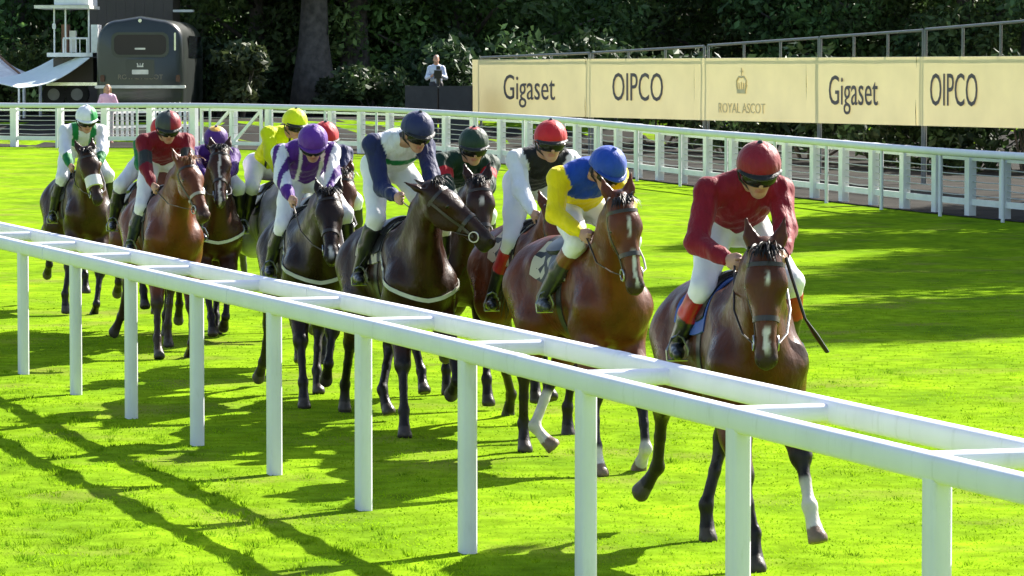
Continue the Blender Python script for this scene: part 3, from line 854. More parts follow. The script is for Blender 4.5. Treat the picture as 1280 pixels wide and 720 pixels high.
# awning slung from the deck down to the left
aw = empty('awning', (tx, TY - .2, tgz)); tag(aw, 'pale mint canvas awning sloping down from the trailer deck', 'awning')
pa = [tp(115, 72, -.2), tp(63, 71.5, 1.6)]; pb = [tp(37, 109, -2.2), tp(-30, 97, .2)]
P = []
for i in range(11):
    t = i / 10; sag = -.22 * math.sin(math.pi * t)
    P.append([pa[0] * (1 - t) * (1 - s) + pa[1] * (1 - t) * s + pb[0] * t * (1 - s) + pb[1] * t * s + np.array([0, 0, sag]) for s in np.linspace(0, 1, 6)])
P = np.array(P); Q = P - np.array([0, 0, .02])
MB().slab(P, Q).build('canvas', M['mint'], aw, True)
MB().tube([tp(37, 109, -2.15), (tp(37, 109)[0], -2.15, 0.0)], .03, n=6).build('pole', M['palewhite'], aw, True)
# white marquee at the left edge
tq = empty('marquee', on_ground((X_of(-30, 117), 117))); tag(tq, 'white marquee roof cut by the left edge of the picture', 'tent')
def mq(u, v, y): q = np.array([X_of(u, 117), 117 + y, CAM[2] + (88 - v) / (FPX / 117)]); return q - np.array(tq.location)
pk_ = mq(-32, 48, 1.2)
cor = [mq(34, 97, -.6), mq(-98, 97, -.6), mq(-98, 97, 3.4), mq(34, 97, 3.4)]
for i in range(4):
    a, b = cor[i], cor[(i + 1) % 4]; rows = []
    for k_ in range(6):
        t = k_ / 5.0; rows.append([(a * (1 - s) + b * s) * (1 - t) + pk_ * t - np.array([0, 0, .18 * math.sin(math.pi * t)]) for s in np.linspace(0, 1, 4)])
    rows = np.array(rows); MB().slab(rows, rows - np.array([0, 0, .015])).build('roof_panel', M['palewhite'], tq, True)
MB().tube([mq(34, 96.5, -.6), mq(10, 78.5, -.1), mq(-32, 47, 1.2)], .035, n=6).build('edge_trim', M['wood'], tq, True)
for c in cor: MB().tube([c, (c[0], c[1], -.05)], .05, n=8).build('pole', M['palewhite'], tq, True)
# brown kiosk behind the bus
ky = 121.0; kx = X_of(164, ky)
kk = empty('kiosk', on_ground((kx, ky + 1.5))); tag(kk, 'large plain brown clad kiosk rising behind the bus roof', 'building')
kz = kk.location[2]
kw = (217 - 111) / FPX * ky
for i in range(9):
    x0 = -kw / 2 + kw * i / 9
    MB().box((x0 + kw / 18, -1.5, 2.6), (kw / 9 - .004, .06, 5.2)).build('cladding_panel', M['brown'], kk)
MB().box((0, .1, 2.55), (kw - .06, 3.0, 5.1)).build('wall', M['brown'], kk)
MB().box((0, 0, 5.28), (kw + .3, 3.4, .12)).build('roof', M['scaffold'], kk)
a0 = X_of(218, ky) - kx; a1 = X_of(243, ky) - kx; zz = CAM[2] + (88 - 14) / (FPX / ky) - kz
MB().box(((a0 + a1) / 2, -1.5, zz), (a1 - a0, .5, .07)).build('side_shelf', M['cream'], kk)
# parked dark car behind the rail, left of the bus
# ------------------------------------------------------------------ camera tower
CY = 105.0; cs_ = FPX / CY
cx = X_of(549, CY); cg = float(ground_z(cx, CY))
tw_ = empty('camera_platform', (cx, CY, cg)); tag(tw_, 'dark cloth sided camera platform at the left end of the hoarding', 'platform')
def cz(v): return CAM[2] + (88 - v) / cs_ - cg
M['cloth'] = mat_plain('dark_grey_cloth', (.035, .037, .042), rough=.8, var=.15, bump=.4, bscale=6)
hw = (590 - 508) / 2 / cs_
for x0, x1 in ((-hw, -.03), (.01, hw)):
    MB().box(((x0 + x1) / 2, -.75, (cz(112) + .2) / 2 + .05), (x1 - x0, .03, cz(112) - .1)).build('side_cloth', M['cloth'], tw_)
for sx in (-1, 1): MB().box((sx * (hw + .0), 0, (cz(112) + .2) / 2 + .05), (.03, 1.46, cz(112) - .1)).build('side_cloth', M['cloth'], tw_)
MB().box((0, 0, .72), (hw * 2 - .06, 1.4, .08)).build('deck', M['wood'], tw_)
for sx in (-1, 1):
    for sy in (-1, 1): MB().tube([(sx * (hw - .04), sy * .66, -.05), (sx * (hw - .04), sy * .66, cz(107))], .03, n=8).build('post', M['scaffold'], tw_, True)
MB().tube([(-hw, -.7, cz(109)), (hw, -.7, cz(109))], .03, n=8).build('top_rail', M['scaffold'], tw_, True)
# television camera on a tripod
tc_ = empty('television_camera', (cx - .02, CY - .25, cg + .76)); tag(tc_, 'black television camera on tripod in front of the cameraman', 'camera')
zc = cz(93) - .76
MB().box((0, -.1, zc), (.2, .5, .22)).build('camera_body', M['black'], tc_)
MB().tube([(0, -.34, zc), (0, -.62, zc)], [.085, .11], n=12).build('lens', M['lens'], tc_, True)
MB().box((.0, .16, zc + .17), (.1, .16, .1)).build('viewfinder', M['black'], tc_)
MB().tube([(0, 0, zc - .1), (0, 0, zc - .25)], .05, n=8).build('pan_head', M['black'], tc_, True)
for a in (90, 210, 330):
    a = math.radians(a); MB().tube([(0, 0, zc - .22), (.34 * math.cos(a), .34 * math.sin(a), 0.0)], .022, n=6).build('leg', M['black'], tc_, True)
# ------------------------------------------------------------------ implicit bodies
def unit(v): v = np.asarray(v, float); return v / (np.linalg.norm(v) + 1e-12)

class Body:
    """smooth union of tapered capsules and ellipsoids, meshed as one continuous surface"""
    def __init__(s): s.p = []
    def cone(s, a, b, ra, rb, k=.05, w=None, q=1.0, sub=False):
        s.p.append(('c', np.array(a, float), np.array(b, float), ra, rb, k, None if w is None else unit(w), q, sub)); return s
    def ell(s, c, r, k=.05, R=None, sub=False):
        s.p.append(('e', np.array(c, float), np.array(r, float), None if R is None else np.array(R, float), 0, k, None, 1.0, sub)); return s
    @staticmethod
    def dist(pr, P):
        if pr[0] == 'c':
            _, a, b, ra, rb, k, w, q, _s = pr
            v = P - a.astype(P.dtype); ab = b - a
            if w is not None:
                c = v @ w.astype(P.dtype); v = v + ((1 / q - 1) * c)[..., None] * w.astype(P.dtype)
                ab = ab + (1 / q - 1) * (ab @ w) * w
            L = ab @ ab
            t = np.clip((v @ ab.astype(P.dtype)) / (L + 1e-12), 0, 1)
            d = np.sqrt(((v - t[..., None] * ab.astype(P.dtype)) ** 2).sum(-1)) - (ra + (rb - ra) * t)
            return d * (math.sqrt(q) if q < 1 else 1.0)
        _, c, r, R = pr[:4]
        v = P - c.astype(P.dtype)
        if R is not None: v = v @ R.astype(P.dtype)
        k0 = np.sqrt(((v / r.astype(P.dtype)) ** 2).sum(-1)); k1 = np.sqrt(((v / (r * r).astype(P.dtype)) ** 2).sum(-1)) + 1e-9
        return k0 * (k0 - 1) / k1
    @staticmethod
    def dist_grid(pr, gx, gy, gz):
        f4 = np.float32
        if pr[0] == 'c':
            _, a, b, ra, rb, k, w, q, _s = pr
            x, y, z = (gx - f4(a[0])), (gy - f4(a[1])), (gz - f4(a[2])); ab = b - a; s2 = 0.0
            n2 = (x * x + y * y) + z * z
            if w is not None:
                s2 = 1 / q - 1; ab = ab + s2 * (ab @ w) * w
                c = (x * f4(w[0]) + y * f4(w[1])) + z * f4(w[2]); n2 = n2 + f4(2 * s2 + s2 * s2) * c * c
            L = ab @ ab + 1e-12
            vd = (x * f4(ab[0]) + y * f4(ab[1])) + z * f4(ab[2])
            if w is not None: vd = vd + f4(s2 * (w @ ab)) * c
            t = np.clip(vd * f4(1 / L), 0, 1)
            d = np.sqrt(np.maximum(n2 - 2 * t * vd + t * t * f4(L), 0)) - (f4(ra) + f4(rb - ra) * t)
            return d * f4(math.sqrt(q) if q < 1 else 1.0)
        _, c, r, R = pr[:4]
        x, y, z = (gx - f4(c[0])), (gy - f4(c[1])), (gz - f4(c[2]))
        if R is None: v = (x, y, z)
        else: v = [(x * f4(R[0, i]) + y * f4(R[1, i])) + z * f4(R[2, i]) for i in range(3)]
        e = [(v[i] * f4(1 / r[i])) ** 2 for i in range(3)]
        k0 = np.sqrt((e[0] + e[1]) + e[2]); k1 = np.sqrt((e[0] * f4(1 / r[0] ** 2) + e[1] * f4(1 / r[1] ** 2)) + e[2] * f4(1 / r[2] ** 2)) + f4(1e-9)
        return k0 * (k0 - 1) / k1
    @staticmethod
    def bbox(pr):
        if pr[0] == 'c':
            r = max(pr[3], pr[4]); return np.minimum(pr[1], pr[2]) - r, np.maximum(pr[1], pr[2]) + r
        r = pr[2].max(); return pr[1] - r, pr[1] + r
    @staticmethod
    def comb(a, d, k, sub):
        if sub:
            d = -d; h = np.maximum(k - np.abs(a - d), 0) / k
            return np.maximum(a, d) + h * h * k * .25
        h = np.maximum(k - np.abs(a - d), 0) / k
        return np.minimum(a, d) - h * h * k * .25
    def at(s, P):
        P = np.asarray(P, np.float32); f = np.full(P.shape[:-1], 9.0, np.float32)
        lo = P.reshape(-1, 3).min(0) - .12; hi = P.reshape(-1, 3).max(0) + .12
        for pr in s.p:
            b0, b1 = s.bbox(pr)
            if (b1 < lo).any() or (b0 > hi).any(): continue
            f = s.comb(f, s.dist(pr, P), pr[5], pr[8])
        return f
    def mesh(s, h, inflate=0.0, disp=None):
        lo = np.min([s.bbox(p)[0] for p in s.p if not p[8]], 0) - .06 - inflate; hi = np.max([s.bbox(p)[1] for p in s.p if not p[8]], 0) + .06 + inflate
        n = np.ceil((hi - lo) / h).astype(int) + 1
        ax = [(lo[i] + h * np.arange(n[i])).astype(np.float32) for i in range(3)]
        F = np.full(n, 1.0, np.float32)
        for pr in s.p:
            b0, b1 = s.bbox(pr); m = pr[5] + .05 + inflate
            i0 = np.maximum(np.floor((b0 - m - lo) / h).astype(int), 0); i1 = np.minimum(np.ceil((b1 + m - lo) / h).astype(int) + 1, n)
            sl = tuple(slice(i0[i], i1[i]) for i in range(3))
            D = s.dist_grid(pr, ax[0][sl[0]][:, None, None], ax[1][sl[1]][None, :, None], ax[2][sl[2]][None, None, :])
            F[sl] = s.comb(F[sl], D, np.float32(pr[5]), pr[8])
        F -= inflate
        if disp is not None:
            near = np.abs(F) < .05
            ii = np.argwhere(near)
            F[near] += disp(lo + ii * h).astype(np.float32)
        return surface_nets(F, lo, h)

def surface_nets(F, lo, h):
    S = F < 0
    cnt = np.zeros(np.array(F.shape) - 1, np.int8)
    cs = [(a, b, c) for a in (0, 1) for b in (0, 1) for c in (0, 1)]
    def cut(A, o): return A[o[0]:A.shape[0] - 1 + o[0], o[1]:A.shape[1] - 1 + o[1], o[2]:A.shape[2] - 1 + o[2]]
    for o in cs: cnt += cut(S, o)
    act = np.argwhere((cnt > 0) & (cnt < 8))
    idx = np.full(cnt.shape, -1, np.int32); idx[tuple(act.T)] = np.arange(len(act))
    val = np.stack([F[act[:, 0] + o[0], act[:, 1] + o[1], act[:, 2] + o[2]] for o in cs], 1)
    pos = np.zeros((len(act), 3)); num = np.zeros(len(act))
    for a in range(8):
        for b in range(a + 1, 8):
            if sum(abs(np.array(cs[a]) - np.array(cs[b]))) != 1: continue
            va, vb = val[:, a], val[:, b]; m = (va < 0) != (vb < 0)
            t = np.where(m, va / np.where(m, va - vb, 1), 0)
            pos += np.where(m[:, None], np.array(cs[a]) + t[:, None] * (np.array(cs[b]) - np.array(cs[a])), 0); num += m
    V = lo + (act + pos / num[:, None]) * h
    Q = []
    for ax in range(3):
        o = [0, 0, 0]; o[ax] = 1
        A = S[:S.shape[0] - o[0], :S.shape[1] - o[1], :S.shape[2] - o[2]]; B = S[o[0]:, o[1]:, o[2]:]
        e = np.argwhere(A != B); b1, b2 = (ax + 1) % 3, (ax + 2) % 3
        ok = (e[:, b1] > 0) & (e[:, b2] > 0) & (e[:, b1] < F.shape[b1] - 1) & (e[:, b2] < F.shape[b2] - 1)
        e = e[ok]; flip = ~A[tuple(e.T)]
        def cell(d1, d2):
            c = e.copy(); c[:, b1] += d1; c[:, b2] += d2; return idx[tuple(c.T)]
        q = np.stack([cell(-1, -1), cell(0, -1), cell(0, 0), cell(-1, 0)], 1)
        q[flip] = q[flip][:, ::-1]
        Q.append(q)
    return V, np.concatenate(Q)

def ik(a, c, l1, l2, bend):
    """middle joint between a and c"""
    a = np.array(a, float); c = np.array(c, float); d = c - a; L = np.linalg.norm(d); u = d / L
    k = 1.0
    if L > (l1 + l2) * .995: k = L / ((l1 + l2) * .995)
    l1 *= k; l2 *= k
    x = (l1 * l1 - l2 * l2 + L * L) / (2 * L); y = math.sqrt(max(l1 * l1 - x * x, 0))
    b = np.array(bend, float); b = unit(b - (b @ u) * u)
    return a + u * x + b * y

class Frame:
    """horse frame: x forward, y to the horse's left, z up"""
    def __init__(s, x, y, deg, sc=1.0):
        s.pos = np.array([x, y, float(ground_z(x, y))]); p = math.radians(deg); s.sc = sc
        s.f = np.array([math.sin(p), -math.cos(p), 0]); s.l = np.array([math.cos(p), math.sin(p), 0]); s.rz = p - math.pi / 2
    def px(s, u, v, xl):
        d = ray(u, v); t = (xl * s.sc - (CAM - s.pos) @ s.f) / (d @ s.f)
        w = CAM + d * t - s.pos
        return np.array([w @ s.f, w @ s.l, w[2]]) / s.sc
    def world(s, p): p = np.asarray(p) * s.sc; return s.pos + s.f * p[0] + s.l * p[1] + np.array([0, 0, p[2]])

# ------------------------------------------------------------------ horse
def resolve(fr, spec, default):
    """('px', u, v, xl) or a local triple"""
    if spec is None: return np.array(default, float)
    if spec[0] == 'px': return fr.px(spec[1], spec[2], spec[3])
    return np.array(spec, float)

def strips(name, roots, dirs, lens, wid, col, mat, parent, seg=5, grav=.5, seed=1, taper=True):
    """hair: many thin tapered curved ribbons in one mesh"""
    r = np.random.default_rng(seed); V = []; F = []; C = []
    for i in range(len(roots)):
        p = np.array(roots[i], float); d = unit(dirs[i]); L = lens[i] / seg
        side = unit(np.cross(d, r.normal(size=3)))
        cc = np.array(col) * (.6 + .8 * r.random()); n0 = len(V)
        for k in range(seg + 1):
            w = wid * ((1 - k / seg) ** .6 if taper else 1) + .0006
            V += [p - side * w, p + side * w]; C += [cc, cc]
            p = p + d * L; d = unit(d + np.array([0, 0, -grav / seg]) + r.normal(size=3) * .08)
        for k in range(seg): a = n0 + 2 * k; F.append((a, a + 1, a + 3, a + 2))
    return link(name, np_mesh(name, np.array(V), np.array(F), True, np.array(C)), mat, parent)

STRAP = {}
def strap_mat(c):
    if c not in STRAP: STRAP[c] = mat_plain('strap', c, rough=.4, var=.1)
    return STRAP[c]

def build_horse(sp):
    fr = Frame(*sp['at'], sp.get('scale', 1.0))
    root = empty('horse', fr.pos, fr.rz); root.scale = (fr.sc,) * 3
    tag(root, sp['label'], 'horse', 'racehorses galloping in the field')
    B = Body()
    # trunk
    B.ell((.08, 0, 1.185), (.56, .265, .325), .1)
    B.ell((.44, 0, 1.19), (.33, .225, .35), .1)
    B.cone((.40, 0, 1.50), (.12, 0, 1.46), .085, .09, .10)
    B.cone((.1, 0, 1.36), (-.52, 0, 1.385), .15, .15, .12)
    B.ell((-.58, 0, 1.23), (.345, .24, .26), .1)
    B.cone((-.42, 0, 1.42), (-.80, 0, 1.345), .11, .10, .12)
    B.ell((-.25, 0, 1.19), (.34, .225, .225), .12)
    for s in (-1, 1):
        B.ell((-.57, s * .135, 1.27), (.31, .155, .22), .07)
        B.ell((-.80, s * .11, 1.16), (.12, .11, .20), .06)           # quarter
        B.cone((-.62, s * .14, 1.22), (-.44, s * .175, 1.03), .19, .14, .09)   # thigh
        Rm = np.array([[.82, 0, -.57], [0, 1, 0], [.57, 0, .82]])
        B.ell((.42, s * .165, 1.24), (.15, .085, .30), .07, Rm)       # shoulder blade
        B.ell((.62, s * .105, 1.07), (.12, .10, .15), .07)             # breast
    for pr in B.p:                                     # thoroughbreds are narrow
        pr[1][1] *= .87; pr[1][2] -= .075
        if pr[0] == 'e': pr[2][1] *= .87
        else: pr[2][1] *= .87; pr[2][2] -= .075
    # neck and head
    poll = resolve(fr, sp.get('poll'), (1.14, 0, 1.72)); muz = resolve(fr, sp.get('muz'), (1.42, 0, 1.2))
    yaw = math.radians(sp.get('yaw', 0)); Fd = np.array([math.cos(yaw), math.sin(yaw), 0])
    h = unit(muz - poll)
    n = unit(Fd + np.array([0, 0, .25]) - ((Fd + np.array([0, 0, .25])) @ h) * h); w = np.cross(n, h)
    nb = np.array([.50, 0, 1.28]); nd = poll - nb
    wn_ = unit(np.cross([0, 0, 1], nd)); un = unit(np.cross(nd, wn_))
    pk_ = poll + h * .05 - n * .055
    mid = nb * .5 + pk_ * .5 + un * .045; mid2 = nb * .2 + pk_ * .8 + un * .035
    B.cone(nb, mid, .25, .185, .09, wn_, .55); B.cone(mid, mid2, .185, .135, .08, wn_, .56); B.cone(mid2, pk_, .135, .115, .06, wn_, .60)
    B.cone((.40, 0, 1.43), mid + un * .12, .07, .045, .09); B.cone(mid + un * .12, poll - n * .02, .045, .04, .06)
    B.cone((.66, 0, 1.10), nb * .55 + pk_ * .45 - un * .11, .12, .06, .1)
    def hp(a, b, c=0.0): return poll + h * a + n * b + w * c
    Rh = np.stack([h, n, w], 1)
    B.ell(hp(.10, .0), (.15, .082, .078), .05, Rh)
    B.cone(hp(.17, .012), hp(.50, .004), .076, .046, .05)
    B.cone(hp(.22, -.085), hp(.50, -.055), .052, .034, .05)
    B.ell(hp(.545, -.012), (.075, .052, .055), .04, Rh)
    B.ell(hp(.555, -.068), (.052, .034, .040), .03, Rh)
    for s in (-1, 1):
        B.ell(hp(.165, .012, s * .055), (.10, .058, .048), .04, Rh)
        B.ell(hp(.185, .022, s * .086), (.038, .026, .020), .025, Rh)
        B.ell(hp(.205, -.075, s * .048), (.125, .095, .034), .04, Rh)
        B.ell(hp(.572, .012, s * .036), (.034, .024, .024), .02, Rh)
        B.ell(hp(.592, .016, s * .046), (.018, .011, .016), .012, Rh, sub=True)
        ed = unit(-h * .95 + n * sp.get('ear_fwd', .15) + w * s * .22)
        e0 = hp(.015, -.015, s * .058); e1 = e0 + ed * .085; e2 = e0 + ed * .19
        ew = unit(np.cross(ed, n))
        B.cone(e0, e1, .030, .034, .03, n, .8); B.cone(e1, e2, .034, .006, .02, n, .7)
        B.cone(e0 + ed * .05 + n * .035, e2 - ed * .04 + n * .018, .018, .008, .012, sub=True)
        B.cone(hp(.24, -.02, s * .070), hp(.36, -.012, s * .052), .012, .008, .02)      # facial crest
        B.cone((.60, s * .12, 1.06), (.36, s * .165, 1.33), .075, .04, .05)                 # shoulder spine
        B.cone((.46, s * .15, .97), (.28, s * .14, 1.15), .085, .07, .05)                # triceps
        B.cone((-.40, s * .165, 1.29), (-.32, s * .175, 1.05), .06, .06, .07)               # point of hip and flank fold
        B.cone(nb + un * .02 + wn_ * s * .10, mid2 + wn_ * s * .05, .07, .045, .06)         # neck muscle
    # legs
    PH = {'A': {'RF': ((.86, -.13, .0), 32), 'LF': ((.42, .13, .36), -80), 'RH': ((-1.05, -.16, .10), -40), 'LH': ((-.30, .13, .0), 25)},
          'B': {'RF': ((1.02, -.15, .30), 35), 'LF': ((.50, .12, .0), -5), 'RH': ((-1.15, -.16, .34), -65), 'LH': ((-.42, .14, .16), 10)},
          'C': {'RF': ((.48, -.14, .40), -85), 'LF': ((.80, .13, .26), -45), 'RH': ((-.22, -.15, .04), 30), 'LH': ((-.62, .13, .0), 5)}}
    dflt = PH[sp.get('phase', 'A')]
    J = {}
    for key in ('RF', 'LF', 'RH', 'LH'):
        s = -1 if key[0] == 'R' else 1
        q = sp.get(key)
        hoof = resolve(fr, q[0] if q else None, dflt[key][0]); ph = math.radians(q[1] if q else dflt[key][1])
        lat = np.clip(hoof[1], -.34, .34); hoof = np.array([hoof[0], lat, max(hoof[2], 0.0)])
        pd = unit([math.sin(ph), (q[2] if q and len(q) > 2 else 0), -math.cos(ph)])
        up = hoof - pd * .075                                    # coronet
        fet = up - unit(pd * .9 + np.array([.12, 0, -.2])) * .125
        if key[1] == 'F':
            reach = np.clip(hoof[0] - .45, -.4, .6)
            sh = np.array([.56, s * .135, 1.06]); el = np.array([.40 + .16 * reach, s * .14, .89 + .07 * abs(reach)])
            kn = ik(el, fet, .44, .285, (1, s * .22, .1))
            B.cone(sh, el, .135, .115, .08); B.cone(el, el * .45 + kn * .55, .115, .080, .06); B.cone(el * .45 + kn * .55, kn, .080, .055, .04)
            fw = unit(np.cross(kn - el, [0, 1, 0]))
            B.ell(kn, (.060, .054, .066), .03); cn = kn * .5 + fet * .5
            B.cone(kn, cn, .046, .033, .03, (0, 1, 0), .88); B.cone(cn, fet, .033, .036, .02, (0, 1, 0), .88)
        else:
            reach = np.clip(hoof[0] + .65, -.6, .7)
            st = np.array([-.36 + .15 * reach, s * .165, 0.91 + .04 * reach])
            kn = ik(st, fet, .47, .39, (-1, s * .12, .05))
            B.cone(np.array([-.6, s * .125, 1.13]), st, .18, .13, .08); B.cone(st, st * .5 + kn * .5, .14, .095, .06); B.cone(st * .5 + kn * .5, kn, .095, .055, .04)
            B.cone(np.array([-.82, s * .11, 1.12]), st * .45 + kn * .55 + np.array([-.03, 0, 0]), .13, .055, .08)
            B.ell(kn, (.06, .046, .066), .03); B.cone(kn + unit(kn - fet) * .07 + np.array([-.035, 0, 0]), kn - unit(kn - fet) * .06, .025, .035, .03)
            cn = kn * .5 + fet * .5
            B.cone(kn, cn, .046, .037, .03, (0, 1, 0), .85); B.cone(cn, fet, .037, .039, .02, (0, 1, 0), .85)
        B.ell(fet, (.044, .040, .046), .02); B.cone(fet, up, .034, .040, .02)
        fwd = unit(np.cross([0, 1, 0], pd)); fwd = fwd if fwd[0] > 0 or True else -fwd
        hf = unit(np.array([1, 0, 0]) - (np.array([1, 0, 0]) @ pd) * pd)
        B.cone(up + pd * .005, hoof - pd * .012 + hf * .02, .045, .058, .012, (0, 1, 0), .92)
        # flat sole
        B.ell(hoof + pd * .10, (.10, .10, .10), .01, sub=True)
        J[key] = (kn, fet, up, hoof)
    if 'tail_root' not in sp: pass
    V, Q = B.mesh(sp.get('res', .0128 if sp['at'][1] < 32 else .0155))
    # ---- coat colour from anatomy (what the animal itself carries)
    base = np.array(sp['coat']); pts = np.array(sp.get('points', (.012, .009, .008)))
    C = np.repeat(base[None], len(V), 0)
    nzv = np.sin(V @ np.array([3.1, 5.2, 2.3])) * np.sin(V @ np.array([-2.2, 4.1, 4.7]) + 1)
    C *= (1 + .10 * nzv)[:, None]
    def mixc(m, c): C[:] = C * (1 - m[:, None]) + np.array(c)[None] * m[:, None]
    belly = sstep(.98, .78, V[:, 2]) * (np.abs(V[:, 0]) < .7) * .25
    mixc(belly, base * 1.25)
    for key, (kn, fet, up, hoof) in J.items():
        ax = fet - kn; t = np.clip(((V - kn) @ ax) / (ax @ ax), -.9, 1.8)
        dd = np.linalg.norm(V - (kn + np.clip(t, -.35, 1)[:, None] * ax), axis=1)
        dh = np.minimum(np.linalg.norm(V - fet, axis=1), np.linalg.norm(V - (up * .5 + hoof * .5), axis=1))
        own = (dd < .11) | (dh < .14)
        mixc(own * sstep(-.35, .05, t) * (V[:, 2] < .9), pts)
        sock = sp.get('socks', {}).get(key)
        if sock is not None: mixc(own * sstep(sock, sock + .12, t), (.50, .46, .41))
        ph_ = (V - up) @ unit(hoof - up); rr = np.linalg.norm(V - (up * .5 + hoof * .5), axis=1)
        mixc(((ph_ > .0) & (rr < .10)).astype(float), (.05, .04, .035) if sock is None else (.16, .11, .08))
    rel = V - poll; A = rel @ h; Nn = rel @ n; Ww = rel @ w
    head = (np.linalg.norm(V - (poll + np.clip(A, -.2, .62)[:, None] * h), axis=1) < .22)
    mixc(head * sstep(.46, .58, A) * .8 * (np.abs(Nn) < .15), pts * 1.6)
    bl = sp.get('blaze')
    if bl:
        for (a0, a1, wd) in bl:
            m = head * sstep(a0 - .02, a0 + .02, A) * sstep(a1 + .03, a1 - .02, A) * sstep(wd, wd * .6, np.abs(Ww + .005 * np.sin(A * 30) + .003 * np.sin(A * 83 + Ww * 120))) * (Nn > -.01)
            mixc(m, (.55, .51, .47))
    body = link('body', np_mesh('body', V, Q, True, C), M['coat'], root)
    # eyes
    for s in (-1, 1):
        e = MB(); c = hp(.195, .018, s * .094)
        e.tube([c - w * s * .02, c + w * s * .004, c + w * s * .013, c + w * s * .017], [.027, .026, .017, .004], n=10); e.build('eye', M['eye'], root, True)
    # mane, forelock, tail
    mc = np.array(sp.get('mane', (.012, .010, .009))); r = np.random.default_rng(sp['seed'])
    crest = [mid + un * .165, mid2 + un * .13, poll - n * .0 - h * .01]
    roots = []; dirs = []; lens = []
    wi = np.array([.42, 0, 1.51])
    for i in range(260):
        t = r.random()
        p = (wi * (1 - 3 * t) + crest[0] * 3 * t) if t < 1 / 3 else (crest[0] * (2 - 3 * t) + crest[1] * (3 * t - 1)) if t < 2 / 3 else (crest[1] * (3 - 3 * t) + crest[2] * (3 * t - 2))
        roots.append(p - un * .02 + wn_ * r.normal() * .012); dirs.append(un * .7 + wn_ * sp.get('mane_side', 1) * (.5 + .4 * r.random()) + r.normal(size=3) * .25 - np.array([.5, 0, 0])); lens.append(.07 + .08 * r.random())
    strips('mane', roots, dirs, lens, .006, mc, M['hair'], root, 4, 1.2, sp['seed'])
    roots = [hp(-.0 + r.normal() * .012, .05 + r.normal() * .008, r.normal() * .03) for _ in range(90)]
    dirs = [-h * .25 + n * (.8 + .3 * r.random()) + w * r.normal() * .55 for _ in roots]
    strips('forelock', roots, dirs, [.07 + .09 * r.random() for _ in roots], .006, mc, M['hair'], root, 5, 2.6, sp['seed'] + 1)
    roots = [np.array([-.90, 0, 1.285]) + r.normal(size=3) * np.array([.015, .025, .02]) for _ in range(170)]
    dirs = [np.array([-1, sp.get('tail_y', 0) + r.normal() * .07, .15 + r.normal() * .08]) for _ in roots]
    strips('tail', roots, dirs, [.50 + .16 * r.random() for _ in roots], .011, mc, M['hair'], root, 8, 2.6, sp['seed'] + 2)
    # ---- tack
    lc = sp.get('leather', (.03, .022, .018)); sm_ = strap_mat(tuple(lc))
    def ring_on(cen, ax1, ax2, angs, off, width, wdir, start=.03, stop=.30, ns=30):
        """strap laid on the surface: rays from cen (array) in directions ax1 cos + ax2 sin"""
        rs = np.linspace(start, stop, ns); angs = np.asarray(angs, float)
        D_ = np.cos(angs)[:, None] * ax1 + np.sin(angs)[:, None] * ax2
        C_ = np.broadcast_to(cen, D_.shape)
        f = B.at(C_[:, None, :] + rs[None, :, None] * D_[:, None, :])
        i_ = np.where((f > 0).any(1), np.argmax(f > 0, 1), ns - 1); j_ = np.maximum(i_ - 1, 0); k_ = np.arange(len(angs))
        f0, f1 = f[k_, j_], f[k_, i_]; t_ = np.clip(f0 / (f0 - f1 + 1e-9), 0, 1)
        rr_ = rs[j_] + (rs[i_] - rs[j_]) * t_ + off
        out = C_ + D_ * rr_[:, None]
        return np.array(out)
    def band(P, width, wdir, thick, nm, mat, par, closed=False):
        P = np.array(P); wd_ = np.array([wdir] * len(P)) if np.ndim(wdir) == 1 else np.array(wdir)
        cen_ = P.mean(0)
        G1 = np.stack([P - wd_ * width / 2, P + wd_ * width / 2], 1)
        tng = np.gradient(P, axis=0); nr = np.cross(tng, wd_); nr /= (np.linalg.norm(nr, axis=1)[:, None] + 1e-9)
        sg = np.sign(((P - cen_) * nr).sum(1)); nr *= np.where(sg == 0, 1, sg)[:, None]
        G0 = G1 - nr[:, None, :] * thick
        return MB().slab(G1, G0).build(nm, mat, par, True)
    bri = None
    a_ = np.linspace(-math.pi, math.pi, 33)
    nose_c = hp(.36, -.035)
    nbm = strap_mat(tuple(sp.get('noseband', lc)))
    NB = ring_on(nose_c, n, w, a_, .006 if not sp.get('sheepskin') else .028, .03, h)
    bri = band(NB, .028 if not sp.get('sheepskin') else .115, h, .006 if not sp.get('sheepskin') else .03, 'bridle', nbm, root)
    tag(bri, None)
    a2 = np.linspace(-2.0, 2.0, 21)
    band(ring_on(hp(.085, -.03), n, w, a2, .006, .022, h), .022, h, .005, 'browband', sm_, bri)
    for s in (-1, 1):
        P = []
        for t in np.linspace(0, 1, 9):
            c_ = hp(.07 + .40 * t, -.03 - .005 * t); P.append(ring_on(c_, w * s, n, [-.12], .006, 0, h)[0])
        band(P, .020, n, .005, 'cheek_strap', sm_, bri)
        bit = hp(.475, -.035, s * .062)
        MB().torus(bit, w, .036, .006, 18, 6).build('bit_ring', M['steel'], bri, True)
    # girth, saddle cloth, saddle
    xa = np.array([0, 0, 1.0]); ya = np.array([0, 1.0, 0])
    an = np.linspace(-math.pi, math.pi, 41)
    band(ring_on(np.array([.16, 0, 1.11]), xa, ya, an, .006, .09, np.array([1.0, 0, 0]), .15, .5, 28), .085, np.array([1.0, 0, 0]), .008, 'girth', strap_mat(tuple(sp.get('girth', (.03, .028, .026)))), root)
